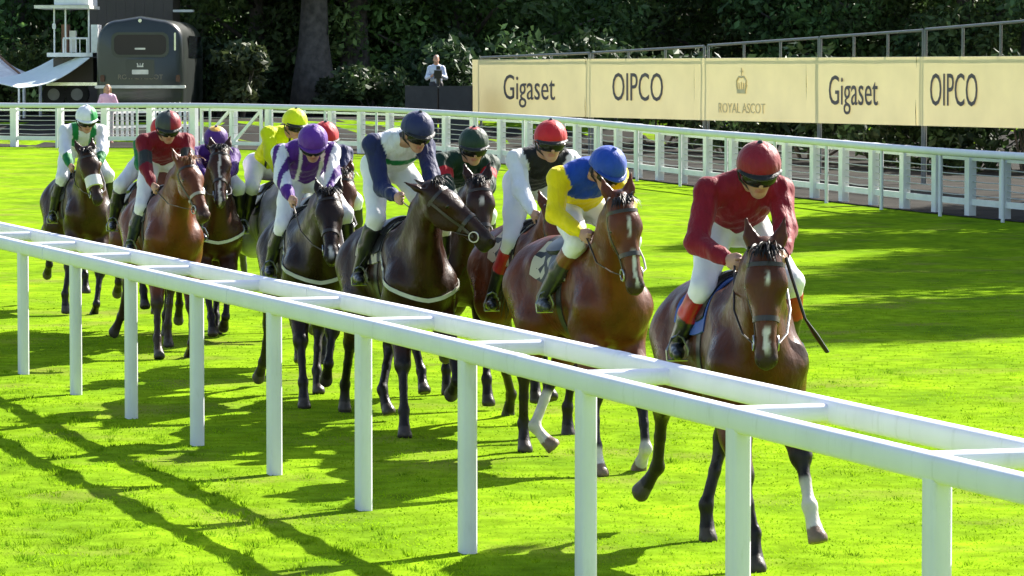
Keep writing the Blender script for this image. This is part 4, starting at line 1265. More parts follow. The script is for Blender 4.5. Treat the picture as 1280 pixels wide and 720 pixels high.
    def patch(x0, x1, a0, a1, off, thick, nm, mat, par, nx=9, na=25, cut=0.0, bulge=0.0):
        P = []; Qn = []
        for i in range(nx):
            t = i / (nx - 1); x = x0 + (x1 - x0) * t
            an_ = np.linspace(a0, a1, na)
            sh = cut * (t - .5)
            c_ = np.array([x, 0, 1.11])
            R_ = ring_on(c_, xa, ya, an_ * (1 - .12 * (2 * t - 1) ** 2), off + bulge * math.sin(math.pi * t), 0, xa, .15, .5, 28)
            if cut: R_[:, 0] += cut * np.abs(np.sin(an_))
            D_ = R_ - c_; D_ /= np.linalg.norm(D_, axis=1)[:, None]
            P.append(R_); Qn.append(R_ - D_ * thick)
        o = MB().slab(np.array(P), np.array(Qn)).build(nm, mat, par, True); return o
    sad = patch(-.22, .13, -.62, .62, .042, .03, 'saddle', M['black'], root, bulge=.012)
    patch(-.36, .22, -1.28, 1.28, .014, .01, 'saddle_cloth', sp['cloth_mat'], sad, nx=11, na=31, cut=.05)
    patch(-.12, .16, -1.0, 1.0, .024, .008, 'saddle_flap', M['black'], sad, cut=.08)
    if sp.get('breast'):
        P = []
        for t in np.linspace(-1, 1, 35):
            th = t * 1.75; c_ = np.array([.36, 0, .95 + .30 * abs(t) ** 1.4]); d_ = np.array([math.cos(th), math.sin(th), 0])
            rs = np.linspace(.1, .6, 50); f = B.at(c_ + rs[:, None] * d_); P.append(c_ + d_ * (rs[np.argmax(f > 0)] + .008))
        band(P, .03, np.array([0, 0, 1.0]), .006, 'breast_girth', strap_mat(tuple(sp['breast'])), root)
    return dict(fr=fr, root=root, B=B, bits=[hp(.475, -.035, s * .066) for s in (-1, 1)], bri=bri, hp=hp, un=un, nb=nb, mid=mid)
# ------------------------------------------------------------------ jockey
SKIN = np.array((.42, .22, .15))
def wrinkle(P):
    q = P + .03 * np.sin(P[:, [1, 2, 0]] * 13.0)
    a = np.sin(q @ np.array([44., 12., 50.])) * np.sin(q @ np.array([-14., 30., 16.]) + 1.3)
    b = 1 - 2 * np.abs(np.sin(q @ np.array([26., -34., 22.]) + 2.0))
    return a * .003 + b * .0035

def human_head(B, c, g, u, w):
    R = np.stack([g, w, u], 1)
    B.ell(c + u * .012 - g * .01, (.098, .076, .112), .03, R)
    B.ell(c + g * .035 - u * .055, (.058, .056, .075), .03, R)          # face
    B.ell(c + g * .055 - u * .108, (.03, .032, .022), .025, R)          # chin
    B.cone(c + g * .092 + u * .0, c + g * .116 - u * .038, .010, .014, .012)   # nose
    B.ell(c + g * .085 + u * .022, (.016, .05, .012), .015, R)          # brow
    B.ell(c + g * .088 - u * .068, (.013, .022, .007), .008, R)         # lips
    B.ell(c + g * .086 - u * .079, (.012, .019, .007), .008, R)
    for s in (-1, 1):
        B.ell(c + w * s * .077 - u * .02 - g * .012, (.02, .010, .032), .008, R)
        B.ell(c + g * .07 - u * .035 + w * s * .035, (.025, .02, .02), .02, R)

def hand(B, p, fwd, side, s, curl=1.0):
    """closed hand at p, forearm pointing fwd, side = out from the horse; fingers curl round a rein"""
    fwd = unit(fwd); dn = unit(np.array([0, 0, -1.0]) - (np.array([0, 0, -1.0]) @ fwd) * fwd); sd = np.cross(dn, fwd); sd = sd if sd[1] * s > 0 else -sd
    palm = p + fwd * .035
    Rm = np.stack([fwd, dn, sd], 1)
    B.ell(palm, (.046, .042, .020), .015, Rm)
    for i, (off, L) in enumerate([(-.032, .92), (-.011, 1.0), (.011, .95), (.031, .78)]):
        k0 = palm + fwd * .036 + dn * off + sd * .006
        k1 = k0 + (fwd * .55 - sd * .55) * .032 * L; k2 = k1 + (-fwd * .45 - sd * .6) * .026 * L; k3 = k2 + (-fwd * .9 + sd * .1) * .02 * L
        B.cone(k0, k1, .0095, .009, .004); B.cone(k1, k2, .009, .0085, .003); B.cone(k2, k3, .0085, .0075, .003)
    t0 = palm - dn * .030 - fwd * .012; t1 = t0 - dn * .016 + fwd * .028 - sd * .008; t2 = t1 + fwd * .022 - sd * .014
    B.cone(t0, t1, .0125, .011, .006); B.cone(t1, t2, .0105, .009, .004)
    return palm + fwd * .05 - sd * .015

def build_helmet(c, g, u, w, fn, root, peak_col):
    na, nl = 40, 15; V = []; C = []
    cc = c + u * .040 - g * .006
    for j in range(nl):
        ph = math.radians(1 + 101 * j / (nl - 1))
        for i in range(na):
            a = 2 * math.pi * i / na
            seam = 1 - .012 * abs(math.cos(4 * a)) ** 12 * math.sin(ph)
            x = math.cos(a) * math.sin(ph); y = math.sin(a) * math.sin(ph); z = math.cos(ph)
            low = 0.0 if math.cos(a) > -.2 else -.02 * max(0, -math.cos(a)) * (j / (nl - 1))
            V.append(cc + (g * .137 * x + w * .119 * y + u * (.125 * z + low)) * seam); C.append(fn(x, y, z))
    F = [(j * na + i, (j + 1) * na + i, (j + 1) * na + (i + 1) % na, j * na + (i + 1) % na) for j in range(nl - 1) for i in range(na)]
    hel = link('helmet', np_mesh('helmet', np.array(V), np.array(F), True, np.array(C)), M['cap'], root)
    md = hel.modifiers.new('thick', 'SOLIDIFY'); md.thickness = .008; md.offset = -1
    V = []; C = []
    for j in range(4):
        t = j / 3
        for i in range(17):
            a = -1.15 + 2.3 * i / 16
            rx = .135 + .030 * t * math.cos(a * 1.25); V.append(cc + g * rx * math.cos(a) + w * (.118 + .012 * t) * math.sin(a) - u * (.008 + .018 * t * math.cos(a))); C.append(peak_col)
    F = [(j * 17 + i, j * 17 + i + 1, (j + 1) * 17 + i + 1, (j + 1) * 17 + i) for j in range(3) for i in range(16)]
    pk = link('peak', np_mesh('peak', np.array(V), np.array(F), True, np.array(C)), M['cap'], hel)
    md = pk.modifiers.new('thick', 'SOLIDIFY'); md.thickness = .007; md.offset = 0
    MB().tube([cc + u * .122, cc + u * .136], [.018, .008], n=10).build('button', strap_mat(tuple(peak_col)), hel, True)
    # chin strap
    P = [cc + w * s_ * .112 - u * z_ - g * .0 for s_, z_ in ((-1, .03), (-.86, .09))] + [c + g * .05 - u * .135] + [cc + w * s_ * .112 - u * z_ for s_, z_ in ((.86, .09), (1, .03))]
    MB().tube(P, .006, n=6).build('chin_strap', M['black'], hel, True)
    return hel

def build_goggles(c, g, u, w, root, lens=True):
    """wrap-round goggles with strap"""
    def ringp(a, r0, z): return c + g * (.100 + r0) * math.cos(a) + w * (.080 + r0) * math.sin(a) + u * z
    P = np.array([[ringp(a, .012 + .012 * math.cos(b) * (1 if abs(a) < 1.2 else .5), -.010 + .036 * math.sin(b) * (1 - .25 * (abs(a) / 1.2) ** 3)) for b in np.linspace(-1.5, 1.5, 7)] for a in np.linspace(-1.2, 1.2, 21)])
    Q = P - np.array([[(p - c - u * ((p - c) @ u)) * .12 for p in row] for row in P])
    go = MB().slab(P, Q).build('goggles', M['lens'], root, True)
    for s in (-1, 1):
        MB().tube([ringp(s * a, .016, -.005 + .03 * (a - 1.15)) for a in np.linspace(1.15, 2.6, 8)], .010, n=6, flat=.5).build('strap', M['black'], go, True)

def paint_silk(V, J, fn):
    """colour of a jacket from where on the garment a point lies"""
    pel, chest, neck = J['pel'], J['chest'], J['neck']
    ax = neck - pel; tt = ((V - pel) @ ax) / (ax @ ax)
    dt = np.linalg.norm(V - (pel + np.clip(tt, 0, 1)[:, None] * ax), axis=1) - .15
    at_ = np.full(len(V), -1.0); best = np.full(len(V), 9.0); sd = np.zeros(len(V))
    for s in (-1, 1):
        a, b, c = J['sho'][s], J['elb'][s], J['wri'][s]
        for k, (p, q) in enumerate(((a, b), (b, c))):
            d = q - p; t = np.clip(((V - p) @ d) / (d @ d), 0, 1); dist = np.linalg.norm(V - p - t[:, None] * d, axis=1)
            m = dist < best; best[m] = dist[m]; at_[m] = k + t[m]; sd[m] = s
    arm = (best - .075 < dt) & (best < .13) & ((at_ > .18) | (best < .09))
    return fn(tt, V[:, 1], at_, arm, V)

def const(c): return lambda tt, y, at_, arm, V: np.repeat(np.array(c, float)[None], len(tt), 0)

def build_jockey(sp, H):
    fr = H['fr']; js = sp['jockey']; Z0 = 1.05
    root = empty('jockey', fr.world((0, 0, Z0)), fr.rz); root.scale = (fr.sc,) * 3
    tag(root, js['label'], 'person', 'jockeys riding the racehorses')
    off = np.array([0, 0, Z0])
    hd = resolve(fr, js.get('head'), (.40, 0, 2.09))
    pel = resolve(fr, js.get('pel'), (-.15, hd[1] * .5, 1.79 + (hd[2] - 2.09) * .6))
    no = np.array(js.get('neck_off', (-.145, 0, -.09))); neck = hd + no; neck[1] = hd[1] * .85 + pel[1] * .15 + no[1]
    ax = unit(neck - pel); chest = neck - ax * .13
    lat = unit(np.array([0, 1.0, 0]) - ax[1] * ax); lat = unit(lat + np.array([js.get('twist', 0), 0, 0])); dor = np.cross(ax, lat)
    J = dict(pel=pel, chest=chest, neck=neck, sho={}, elb={}, wri={}, han={})
    hip = {}; kne = {}; foo = {}; toe = {}
    for s, nm in ((-1, 'R'), (1, 'L')):
        J['sho'][s] = neck - ax * .045 + lat * s * .195 - np.array([0, 0, .02])
        ha = resolve(fr, js.get('hand' + nm), (.66, s * .085, 1.56)); J['han'][s] = ha
        d = ha - J['sho'][s]; L = np.linalg.norm(d)
        if L > .53: ha = J['sho'][s] + d * .53 / L; J['han'][s] = ha
        J['elb'][s] = resolve(fr, js.get('elb' + nm), (0, 0, 0)) if js.get('elb' + nm) else ik(J['sho'][s], ha, .285, .25, (-.45, s * .75, -.55))
        J['wri'][s] = ha
        hip[s] = pel + lat * s * .085
        kne[s] = resolve(fr, js.get('knee' + nm), (.17, s * .275, 1.47)); foo[s] = resolve(fr, js.get('foot' + nm), (-.06, s * .325, 1.10))
        kne[s][1] = s * max(abs(kne[s][1]), .20); foo[s][1] = s * max(abs(foo[s][1]), .285)
        toe[s] = foo[s] + unit(np.array([1, s * .18, -.22])) * .17
    g = unit(js.get('gaze', (1, 0, -.35))); w = unit(np.cross([0, 0, 1], g)); u = np.cross(g, w)
    roll = js.get('roll', 0.0); u, w = unit(u + w * roll), unit(w - u * roll)
    res = js.get('res', .0092 if sp['at'][1] < 32 else .0125)
    # body: one continuous figure
    B = Body()
    human_head(B, hd, g, u, w)
    B.cone(hd - u * .05 - g * .02, neck - ax * .02, .055, .062, .03)
    B.cone(pel, chest, .13, .155, .06, dor, .62); B.cone(chest, neck - ax * .04, .155, .10, .05, dor, .62)
    for s in (-1, 1):
        B.cone(neck - ax * .05, J['sho'][s], .07, .062, .04); B.cone(J['sho'][s], J['elb'][s], .054, .043, .03); B.cone(J['elb'][s], J['wri'][s], .043, .028, .02)
        hand(B, J['wri'][s], J['wri'][s] - J['elb'][s], None, s)
        B.cone(hip[s], kne[s], .088, .058, .05); B.cone(kne[s], kne[s] * .6 + foo[s] * .4, .056, .056, .03); B.cone(kne[s] * .6 + foo[s] * .4, foo[s], .054, .030, .03); B.cone(foo[s] - np.array([.02, 0, .035]), toe[s] * .8 + foo[s] * .2 + np.array([0, 0, -.025]), .024, .018, .01)
    V, Q = B.mesh(res)
    C = np.repeat(SKIN[None], len(V), 0) * (1 + .06 * np.sin(V @ np.array([31., 27., 39.])))[:, None]
    rel = V - hd
    lip = (np.abs(rel @ u + .073) < .013) & (rel @ g > .07) & (np.abs(rel @ w) < .026); C[lip] = (.36, .13, .10)
    hairm = (rel @ g < -.01) & (rel @ u > -.075) & (np.linalg.norm(rel, axis=1) < .16); C[hairm] = (.05, .03, .02)
    link('body', np_mesh('body', V - off, Q, True, C), M['skin'], root)
    # jacket
    T = Body()
    T.cone(pel + ax * .03, pel * .55 + chest * .45, .135, .14, .06, dor, .72); T.cone(pel * .55 + chest * .45, chest, .14, .165, .06, dor, .70); T.cone(chest, neck - ax * .045, .172, .115, .06, dor, .70)
    for s in (-1, 1):
        T.cone(neck - ax * .05, J['sho'][s], .08, .074, .05); T.cone(J['sho'][s], J['elb'][s], .069, .060, .04); T.cone(J['elb'][s], J['elb'][s] * .3 + J['wri'][s] * .7, .060, .046, .03)
        T.cone(J['elb'][s] * .3 + J['wri'][s] * .7, J['wri'][s] * .96 + J['elb'][s] * .04, .046, .036, .02)
    T.cone(neck - ax * .03, neck + unit(hd - neck) * .03, .068, .062, .02)
    V, Q = T.mesh(.012, disp=wrinkle)
    link('jacket', np_mesh('jacket', V - off, Q, True, paint_silk(V, J, js['silk'])), M['silk'], root)
    # breeches
    T = Body()
    T.cone(pel - ax * .03, pel + ax * .11, .135, .125, .05, dor, .78)
    for s in (-1, 1):
        T.ell(hip[s] - ax * .03, (.105, .095, .10), .05)
        T.cone(hip[s], hip[s] * .5 + kne[s] * .5, .103, .084, .05); T.cone(hip[s] * .5 + kne[s] * .5, kne[s], .084, .066, .03)
        T.cone(kne[s], kne[s] * .72 + foo[s] * .28, .066, .060, .03)
    V, Q = T.mesh(.0135, disp=lambda P: wrinkle(P) * .6)
    bc = np.repeat(np.array(js.get('breech', (.74, .73, .74)))[None], len(V), 0)
    link('breeches', np_mesh('breeches', V - off, Q, True, bc), M['breech'], root)
    # boots
    for s in (-1, 1):
        T = Body()
        k1 = kne[s] * .80 + foo[s] * .20
        T.cone(k1, kne[s] * .5 + foo[s] * .5, .068, .064, .02); T.cone(kne[s] * .5 + foo[s] * .5, foo[s], .062, .042, .03)
        heel = foo[s] + np.array([-.045, 0, -.045])
        T.cone(heel, toe[s] * .6 + foo[s] * .4 + np.array([0, 0, -.03]), .036, .036, .025); T.cone(toe[s] * .5 + foo[s] * .5 + np.array([0, 0, -.03]), toe[s] + np.array([0, 0, -.02]), .036, .028, .02)
        T.ell(heel + np.array([-.005, 0, -.025]), (.03, .028, .022), .012)
        V, Q = T.mesh(.0125)
        ba = foo[s] - kne[s]; t = ((V - kne[s]) @ ba) / (ba @ ba)
        cc = np.repeat(np.array(js.get('boot', (.013, .013, .014)))[None], len(V), 0)
        if js.get('boot_top') is not None: cc[(t < js.get('boot_top_t', .5))] = js['boot_top']
        if js.get('boot_top2') is not None: cc[(t < .33)] = js['boot_top2']
        bo = link('boot', np_mesh('boot', V - off, Q, True, cc), M['silkboot'], root)
        # stirrup iron belongs to the horse's saddle: ring under the ball of the foot
        c = toe[s] * .55 + foo[s] * .45 + np.array([0, 0, -.035])
        mb = MB(); pts = [c + np.array([0, a, b]) for a, b in ((-.055, -.035), (.055, -.035), (.06, .02), (.03, .085), (0, .10), (-.03, .085), (-.06, .02), (-.055, -.035))]
        mb.tube(pts, .007, n=6); mb.build('stirrup', M['steel'], H['root'], True)
        MB().bar(c + np.array([0, 0, .10]), np.array([.03, s * .235, 1.28]), .022, .005).build('stirrup_leather', M['black'], H['root'])
    build_helmet(hd - off, g, u, w, js['cap'], root, js.get('peak', (.02, .02, .02)))
    if js.get('goggles', True): build_goggles(hd - off, g, u, w, root)
    # reins from bit to hands
    for k, s in enumerate((-1, 1)):
        a = H['bits'][k]; b = J['wri'][s] + unit(J['wri'][s] - J['elb'][s]) * .06
        m1 = a * .5 + b * .5 + np.array([0, s * .05, -.04])
        MB().tube([a, a * .72 + m1 * .28 + np.array([0, s * .025, 0]), m1, b * .75 + m1 * .25, b, b + np.array([-.08, 0, -.03])], .007, n=5, flat=.5).build('rein', strap_mat(tuple(js.get('rein', (.03, .022, .018)))), H['root'], True)
    lo = b + np.array([-.02, 0, -.22])
    return J
M['silkboot'] = mat_tint('boot_leather_dyed', rough=.3, bump=.3, bscale=(30, 30, 30), dist=.006, var=.2, vscale=12)
# ------------------------------------------------------------------ the field
def checker(name, c1, c2, sc=14):
    m, nt, p = nodes_of(name)
    tc = nt.nodes.new('ShaderNodeTexCoord'); ck = nt.nodes.new('ShaderNodeTexVoronoi'); ck.inputs['Scale'].default_value = sc
    nt.links.new(tc.outputs['Object'], ck.inputs['Vector'])
    rp = nt.nodes.new('ShaderNodeValToRGB'); rp.color_ramp.interpolation = 'CONSTANT'
    rp.color_ramp.elements[0].color = (*c1, 1); rp.color_ramp.elements[1].position = .55; rp.color_ramp.elements[1].color = (*c2, 1)
    sep = nt.nodes.new('ShaderNodeSeparateColor'); nt.links.new(ck.outputs['Color'], sep.inputs[0]); nt.links.new(sep.outputs[0], rp.inputs[0])
    nt.links.new(rp.outputs[0], p.inputs['Base Color']); p.inputs['Roughness'].default_value = .6
    return m
CL_BW = checker('saddle_cloth_patterned', (.015, .015, .015), (.42, .38, .27))
CL_BK = mat_plain('saddle_cloth_black', (.018, .018, .02), rough=.6)
CL_BL = mat_plain('saddle_cloth_blue', (.02, .07, .28), rough=.6)
CL_WH = mat_plain('saddle_cloth_white', (.6, .6, .6), rough=.6)

def rgb(*c): return np.array(c, float)
def sel(cond, a, b): return np.where(cond[:, None], np.array(a)[None], np.array(b)[None])
def cap1(c): return lambda x, y, z: c
MAR = rgb(.21, .006, .016); YEL = rgb(.80, .62, .0); BLU = rgb(.010, .055, .36); WHT = rgb(.72, .72, .76); BLK = rgb(.016, .016, .018)
NAV = rgb(.016, .022, .085); PUR = rgb(.085, .016, .21); GRN = rgb(.01, .20, .05); DGR = rgb(.010, .032, .018); RED = rgb(.50, .012, .02)
FLU = rgb(.72, .80, .0)
def silk_yellow(tt, y, at_, arm, V): return sel(arm, YEL, np.where((tt > .62)[:, None], BLU[None], YEL[None]))
def silk_h9(tt, y, at_, arm, V): return sel(arm, WHT, BLK)
def silk_h8(tt, y, at_, arm, V):
    c = np.repeat(DGR[None], len(tt), 0); m = arm & (np.abs(at_ - .55) < .16); c[m] = RED * .8; return c
def silk_h7(tt, y, at_, arm, V):
    c = np.repeat(WHT[None], len(tt), 0); c[(tt > .58) & (tt < .74)] = GRN; c[arm] = NAV; return c
def silk_h5(tt, y, at_, arm, V):
    c = np.repeat(PUR[None], len(tt), 0); c[(np.abs(np.abs(y - 0.0) - .085) < .014)] = WHT
    m = arm; c[m] = WHT; c[m & (np.sin(V[:, 0] * 30 + V[:, 1] * 42) > .35)] = PUR * .8; c[m & (at_ > 1.5)] = PUR; return c
def silk_h4(tt, y, at_, arm, V):
    c = np.repeat(FLU[None], len(tt), 0); c[(~arm) & (np.abs(np.abs(y + .02) - .10) < .012)] = BLK; c[(np.abs(tt - .86) < .018) & ~arm] = BLK; return c
def silk_h2(tt, y, at_, arm, V):
    c = np.repeat(MAR[None] * .85, len(tt), 0); c[arm & (np.abs(at_ - .75) < .28)] = (.03, .035, .035); return c
def silk_h2b(tt, y, at_, arm, V): return sel(arm, GRN * .7, WHT)
def silk_h1(tt, y, at_, arm, V):
    c = np.repeat(WHT[None], len(tt), 0); c[(~arm) & (np.abs(np.abs(y) - .10) < .035) & (tt > .45)] = GRN; c[arm & (at_ > 1.35)] = GRN * .8; return c
def cap_h8(x, y, z): return RED * .7 if z > .93 else DGR
def cap_h3(x, y, z): return rgb(.75, .38, .06) if z > .80 else PUR * .8
def cap_h2(x, y, z): return rgb(.045, .05, .05) if y < .1 else MAR * 1.2
def cap_h1(x, y, z): return GRN * 1.4 if (y > .25 and x > -.2) else WHT

FIELD = [
 dict(seed=11, at=(1.19, 21.45, 10), label='leading bay horse with white snip and one white foreleg, ridden by the maroon jockey',
      coat=(0.0682, 0.0169, 0.0047), cloth_mat=CL_BL, poll=('px', 957, 312, 1.14), muz=('px', 958, 458, 1.26), yaw=-9, ear_fwd=.1,
      blaze=[(.13, .18, .014), (.41, .53, .020)], socks={'LF': .42}, leather=(.02, .015, .013),
      RF=(('px', 945, 716, .78), 15), LF=(('px', 1022, 678, 1.02), 25, .12), RH=(('px', 800, 614, -1.15), -45, -.45), LH=(('px', 884, 676, -.55), 5),
      jockey=dict(label='jockey in plain maroon silks and maroon cap on the leading horse', silk=const(MAR), cap=cap1(MAR * 1.05), peak=rgb(.012, .012, .013),
                  head=('px', 948, 214, .30), handR=('px', 916, 347, .62), elbR=('px', 871, 304, .28), neck_off=(-.15, -.03, -.065), handL=('px', 980, 345, .66), kneeR=('px', 880, 360, .14), footR=('px', 849, 428, -.12),
                  gaze=(1, -.08, -.42), boot_top=RED * .7, boot_top_t=.5)),
 dict(seed=10, at=(.465, 26.45, 20), label='bay horse with thin blaze and white hind sock, ridden by the yellow and blue jockey',
      coat=(0.0975, 0.0236, 0.0067), cloth_mat=CL_BW, poll=('px', 775, 250, 1.14), muz=('px', 797, 372, 1.30), yaw=-4,
      blaze=[(.13, .24, .012), (.34, .56, .014)], socks={'LH': .30, 'RF': 1.0, 'LF': .8},
      RF=(('px', 750, 604, .95), 20), LF=(('px', 797, 585, .72), -55), RH=(('px', 655, 569, -.75), 15, -.1), LH=(('px', 692, 560, -.42), 30, .75),
      jockey=dict(label='jockey in yellow silks with blue shoulders and bright blue cap, head bowed', silk=silk_yellow, cap=cap1(BLU), peak=BLU * .8,
                  head=('px', 758, 212, .42), neck_off=(-.17, -.06, .0), handR=('px', 728, 296, .62), kneeR=('px', 722, 304, .42), footR=('px', 678, 372, .02), elbR=('px', 694, 268, .34), pel=('px', 722, 256, -.12),
                  gaze=(1, .25, -.75), boot=(.035, .035, .037), boot_top=rgb(.17, .06, .02), boot_top_t=.34)),
 dict(seed=9, phase='B', at=(.15, 28.9, 15), label='bay horse half hidden behind the yellow and blue jockey, ridden under a red cap',
      coat=(0.0877, 0.0211, 0.0063), cloth_mat=CL_BW, poll=('px', 694, 262, 1.12), muz=('px', 712, 350, 1.35), yaw=0,
      RH=(('px', 634, 518, -1.2), -45),
      jockey=dict(label='jockey in black silks with white sleeves and glossy red cap', silk=silk_h9, cap=cap1(RED), peak=BLK,
                  head=('px', 688, 178, .38), handR=('px', 668, 272, .62), kneeR=('px', 648, 302, .17), footR=('px', 615, 372, -.1), gaze=(1, -.1, -.2), boot_top=RED * .7)),
 dict(seed=8, phase='C', at=(-.50, 31.5, 14), label='dark brown horse behind the outstretched head of the navy rider\'s horse',
      coat=(0.0260, 0.0084, 0.0032), cloth_mat=CL_BK, poll=('px', 598, 228, 1.12), muz=('px', 606, 312, 1.32), yaw=-8, blaze=[(.15, .2, .02)],
      LF=(('px', 610, 506, 1.0), 10),
      jockey=dict(label='jockey in very dark green silks with red armbands and dark green cap', silk=silk_h8, cap=cap_h8, peak=BLK,
                  head=('px', 592, 184, .38), gaze=(1, -.1, -.3))),
 dict(seed=7, phase='A', at=(-.82, 29.3, 17), label='dark brown horse with head stretched sideways and pale noseband, ridden in navy and white',
      coat=(0.0272, 0.0093, 0.0037), cloth_mat=CL_BW, poll=('px', 538, 236, .98), muz=('px', 606, 296, 1.20), yaw=52, noseband=(.03, .025, .02), breast=(.55, .53, .45),
      RF=(('px', 505, 556, 1.05), 20, -.12), LF=(('px', 563, 490, .85), -70), RH=(('px', 430, 512, -1.2), -15), LH=(('px', 486, 518, -.3), 25, .15), ear_fwd=-.25,
      jockey=dict(label='upright jockey in white silks with navy sleeves, green hoop and navy cap', silk=silk_h7, cap=cap1(NAV), peak=BLK,
                  head=('px', 521, 166, .34), neck_off=(-.18, -.06, -.05), pel=(-.16, -.06, 1.90), handR=('px', 505, 268, .62), kneeR=('px', 470, 272, .12), footR=('px', 452, 340, -.12), elbR=('px', 478, 235, .22),
                  gaze=(1, .18, -.45))),
 dict(seed=6, phase='C', at=(-1.67, 34.8, 12), label='bay horse almost wholly hidden behind the purple and white jockey',
      coat=(0.0715, 0.0190, 0.0058), cloth_mat=CL_BK,
      jockey=dict(label='hidden jockey whose red cap shows just right of the purple cap', silk=const(NAV), cap=cap1(RED), peak=BLK, head=('px', 406, 175, .40))),
 dict(seed=5, phase='A', at=(-1.63, 31.8, 11), label='nearly black horse with upright ears, ridden by the purple and white jockey',
      coat=(0.0168, 0.0067, 0.0032), cloth_mat=CL_BK, poll=('px', 411, 244, 1.14), muz=('px', 414, 318, 1.45), yaw=-10, breast=(.5, .48, .42), blaze=[(.5, .58, .02)],
      RF=(('px', 380, 510, 1.0), 10), LF=(('px', 407, 473, .7), -60), RH=(('px', 323, 470, -1.1), -60, -.1),
      jockey=dict(label='jockey in purple silks with white striped sleeves and purple cap', silk=silk_h5, cap=cap1(PUR * 1.2), peak=PUR,
                  head=('px', 391, 180, .40), neck_off=(-.17, -.03, -.03), handR=('px', 364, 252, .62), kneeR=('px', 354, 282, .15), footR=('px', 338, 332, -.1), gaze=(1, -.1, -.65))),
 dict(seed=4, phase='B', at=(-2.30, 39.2, 13), label='grey horse behind the purple and white jockey, under the fluorescent yellow rider',
      coat=(.42, .42, .43), points=(.12, .12, .12), mane=(.3, .3, .3), cloth_mat=CL_BK, poll=('px', 382, 215, 1.12), yaw=0,
      jockey=dict(label='jockey in fluorescent yellow silks and cap with black braces', silk=silk_h4, cap=cap1(FLU), peak=BLK,
                  head=('px', 368, 156, .36), pel=(-.16, -.12, 1.66), gaze=(1, .35, -.3))),
 dict(seed=3, phase='A', at=(-2.97, 39.0, 12), label='dark bay horse with long white blaze, ridden by the purple capped jockey behind',
      coat=(0.0390, 0.0118, 0.0042), cloth_mat=CL_BK, poll=('px', 275, 188, 1.14), muz=('px', 275, 252, 1.45), yaw=-10, blaze=[(.06, .62, .014)], breast=(.5, .5, .45),
      LF=(('px', 279, 407, .8), -70), RF=(('px', 266, 420, .95), 30),
      jockey=dict(label='jockey in all purple silks with orange topped purple cap', silk=const(PUR * .75), cap=cap_h3, peak=PUR * .6,
                  head=('px', 270, 178, .28), gaze=(1, -.1, -.4))),
 dict(seed=2, phase='C', at=(-3.2, 36.8, 14), label='chestnut horse with glowing light mane, ridden by the dark red jockey',
      coat=(0.1072, 0.0275, 0.0073), points=(.03, .018, .012), mane=(.20, .085, .03), cloth_mat=CL_BK, poll=('px', 232, 204, 1.12), muz=('px', 252, 260, 1.38), yaw=22, mane_side=1,
      RF=(('px', 199, 455, .98), 30), LF=(('px', 236, 444, .80), -65), RH=(('px', 142, 415, -1.1), -45, -.3), noseband=(.35, .3, .22),
      jockey=dict(label='jockey in dark red silks with charcoal armbands and quartered cap', silk=silk_h2, cap=cap_h2, peak=BLK,
                  head=('px', 210, 160, .36), handR=('px', 194, 243, .62), kneeR=('px', 178, 258, .15), footR=('px', 163, 305, -.1), gaze=(1, -.05, -.4), boot=(.02, .024, .045))),
 dict(seed=12, phase='B', at=(-3.62, 39.6, 12.5), label='chestnut horse whose rump shows to the left of the dark red jockey',
      coat=(0.1105, 0.0287, 0.0078), mane=(.12, .05, .02), cloth_mat=CL_BW,
      jockey=dict(label='hidden jockey with green sleeve and red cap behind the dark red jockey', silk=silk_h2b, cap=cap1(RED), peak=BLK, head=('px', 203, 166, .40), pel=(-.15, .14, 1.78))),
 dict(seed=1, phase='B', at=(-4.70, 43.5, 17), label='dark brown last horse with thick white sheepskin noseband',
      coat=(0.0338, 0.0127, 0.0055), cloth_mat=CL_BK, poll=('px', 108, 190, 1.12), muz=('px', 122, 248, 1.36), yaw=2, sheepskin=True, noseband=(.66, .63, .60),
      RF=(('px', 82, 391, .9), 5), LF=(('px', 117, 394, .75), -65),
      jockey=dict(label='last jockey in white silks with green stripes and a white and green cap', silk=silk_h1, cap=cap_h1, peak=WHT,
                  head=('px', 108, 150, .38), handR=('px', 88, 208, .6), kneeR=('px', 78, 222, .15), footR=('px', 66, 268, -.1), gaze=(1, -.05, -.35))),
]
for sp in FIELD:
    H = build_horse(sp); sp['J'] = build_jockey(sp, H); sp['H'] = H
# ------------------------------------------------------------------ whip of the leading jockey
lead = FIELD[0]; frl = lead['H']['fr']
p0 = lead['J']['wri'][1] + np.array([.06, .0, -.01])
p1 = frl.px(1006, 398, .62); p2 = frl.px(1034, 440, .55)
wo = frl.world(p0)
wh = empty('whip', wo); tag(wh, 'black riding whip pointing down at the right of the leading horse', 'whip')
wl = [frl.world(p) - wo for p in (p0, p1 * .55 + p0 * .45, p1, p1 * .5 + p2 * .5, p2)]
MB().tube(wl[:3], [.010, .009, .008], n=8).build('handle', M['black'], wh, True)
MB().tube(wl[2:], [.009, .02, .017], n=8, flat=.55).build('padded_end', M['black'], wh, True)

